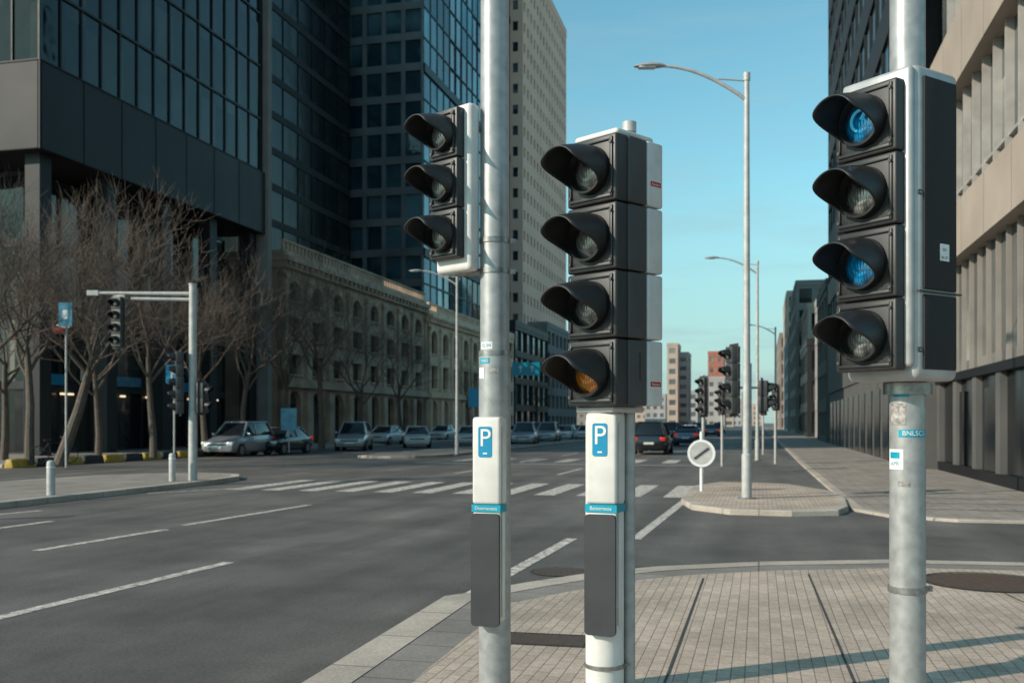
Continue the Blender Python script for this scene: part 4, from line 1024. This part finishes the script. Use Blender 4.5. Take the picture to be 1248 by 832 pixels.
# ---------------------------------------------------------------- light, sky, camera
EL = R(27.5); sx, sy = -0.915, -0.403
to_sun = Vector((sx*math.cos(EL), sy*math.cos(EL), math.sin(EL))).normalized()
sl = bpy.data.lights.new('sun', 'SUN'); sl.energy = 4.6; sl.angle = R(0.5); sl.color = (1.0, 0.88, 0.75)
so = bpy.data.objects.new('sun', sl); COL.objects.link(so); so.rotation_euler = to_sun.to_track_quat('Z', 'Y').to_euler()
so.location = (-20, -10, 30)
w = bpy.data.worlds.new('World'); scene.world = w; w.use_nodes = True; nt = w.node_tree
bg = nt.nodes['Background']; sk = nt.nodes.new('ShaderNodeTexSky'); sk.sky_type = 'NISHITA'; sk.sun_disc = False
sk.sun_elevation = EL; sk.sun_rotation = math.atan2(sx, sy) % (2*math.pi); sk.air_density = 1.0; sk.dust_density = 0.6; sk.ozone_density = 2.0
mx = nt.nodes.new('ShaderNodeMix'); mx.data_type = 'RGBA'; mx.blend_type = 'MULTIPLY'; mx.inputs['Factor'].default_value = 1
mx.inputs[7].default_value = (0.95, 1.45, 1.20, 1)
nt.links.new(sk.outputs['Color'], mx.inputs[6])
tc = nt.nodes.new('ShaderNodeTexCoord'); sx_ = nt.nodes.new('ShaderNodeSeparateXYZ'); nt.links.new(tc.outputs['Generated'], sx_.inputs[0])
mr = nt.nodes.new('ShaderNodeMapRange'); mr.interpolation_type = 'SMOOTHSTEP'; mr.inputs['From Min'].default_value = 0.30; mr.inputs['From Max'].default_value = 0.0; mr.inputs['To Max'].default_value = 0.8
nt.links.new(sx_.outputs['Z'], mr.inputs['Value'])
# faint wisps of cloud low in the sky
mp = nt.nodes.new('ShaderNodeMapping'); mp.inputs['Scale'].default_value = (2.2, 2.2, 16); mp.inputs['Rotation'].default_value = (0.05, 0.08, 0.3); nt.links.new(tc.outputs['Generated'], mp.inputs['Vector'])
cn = nt.nodes.new('ShaderNodeTexNoise'); cn.inputs['Scale'].default_value = 1.8; cn.inputs['Detail'].default_value = 8; cn.inputs['Roughness'].default_value = 0.6; nt.links.new(mp.outputs['Vector'], cn.inputs['Vector'])
mc = nt.nodes.new('ShaderNodeMapRange'); mc.inputs['From Min'].default_value = 0.48; mc.inputs['From Max'].default_value = 0.75; mc.inputs['To Min'].default_value = 0.0; mc.inputs['To Max'].default_value = 0.28
nt.links.new(cn.outputs['Fac'], mc.inputs['Value'])
mu = nt.nodes.new('ShaderNodeMath'); mu.operation = 'ADD'; mu.use_clamp = True; nt.links.new(mr.outputs[0], mu.inputs[0]); nt.links.new(mc.outputs[0], mu.inputs[1])
hz = nt.nodes.new('ShaderNodeMix'); hz.data_type = 'RGBA'; nt.links.new(mu.outputs[0], hz.inputs['Factor'])
nt.links.new(mx.outputs[2], hz.inputs[6]); hz.inputs[7].default_value = (2.6, 3.6, 3.85, 1)
nt.links.new(hz.outputs[2], bg.inputs['Color']); bg.inputs['Strength'].default_value = 0.15

cd = bpy.data.cameras.new('camera'); cam = bpy.data.objects.new('camera', cd); COL.objects.link(cam)
cam.location = (0, 0, CAMZ); cam.rotation_euler = (R(90), 0, 0)
cd.sensor_width = 36; cd.lens = 36*F/1248; cd.shift_y = 99/1248; cd.clip_end = 6000; cd.clip_start = 0.05
cd.dof.use_dof = True; cd.dof.focus_distance = 5.1; cd.dof.aperture_fstop = 3.5
scene.camera = cam
scene.view_settings.view_transform = 'Standard'; scene.view_settings.look = 'None'; scene.view_settings.exposure = 0
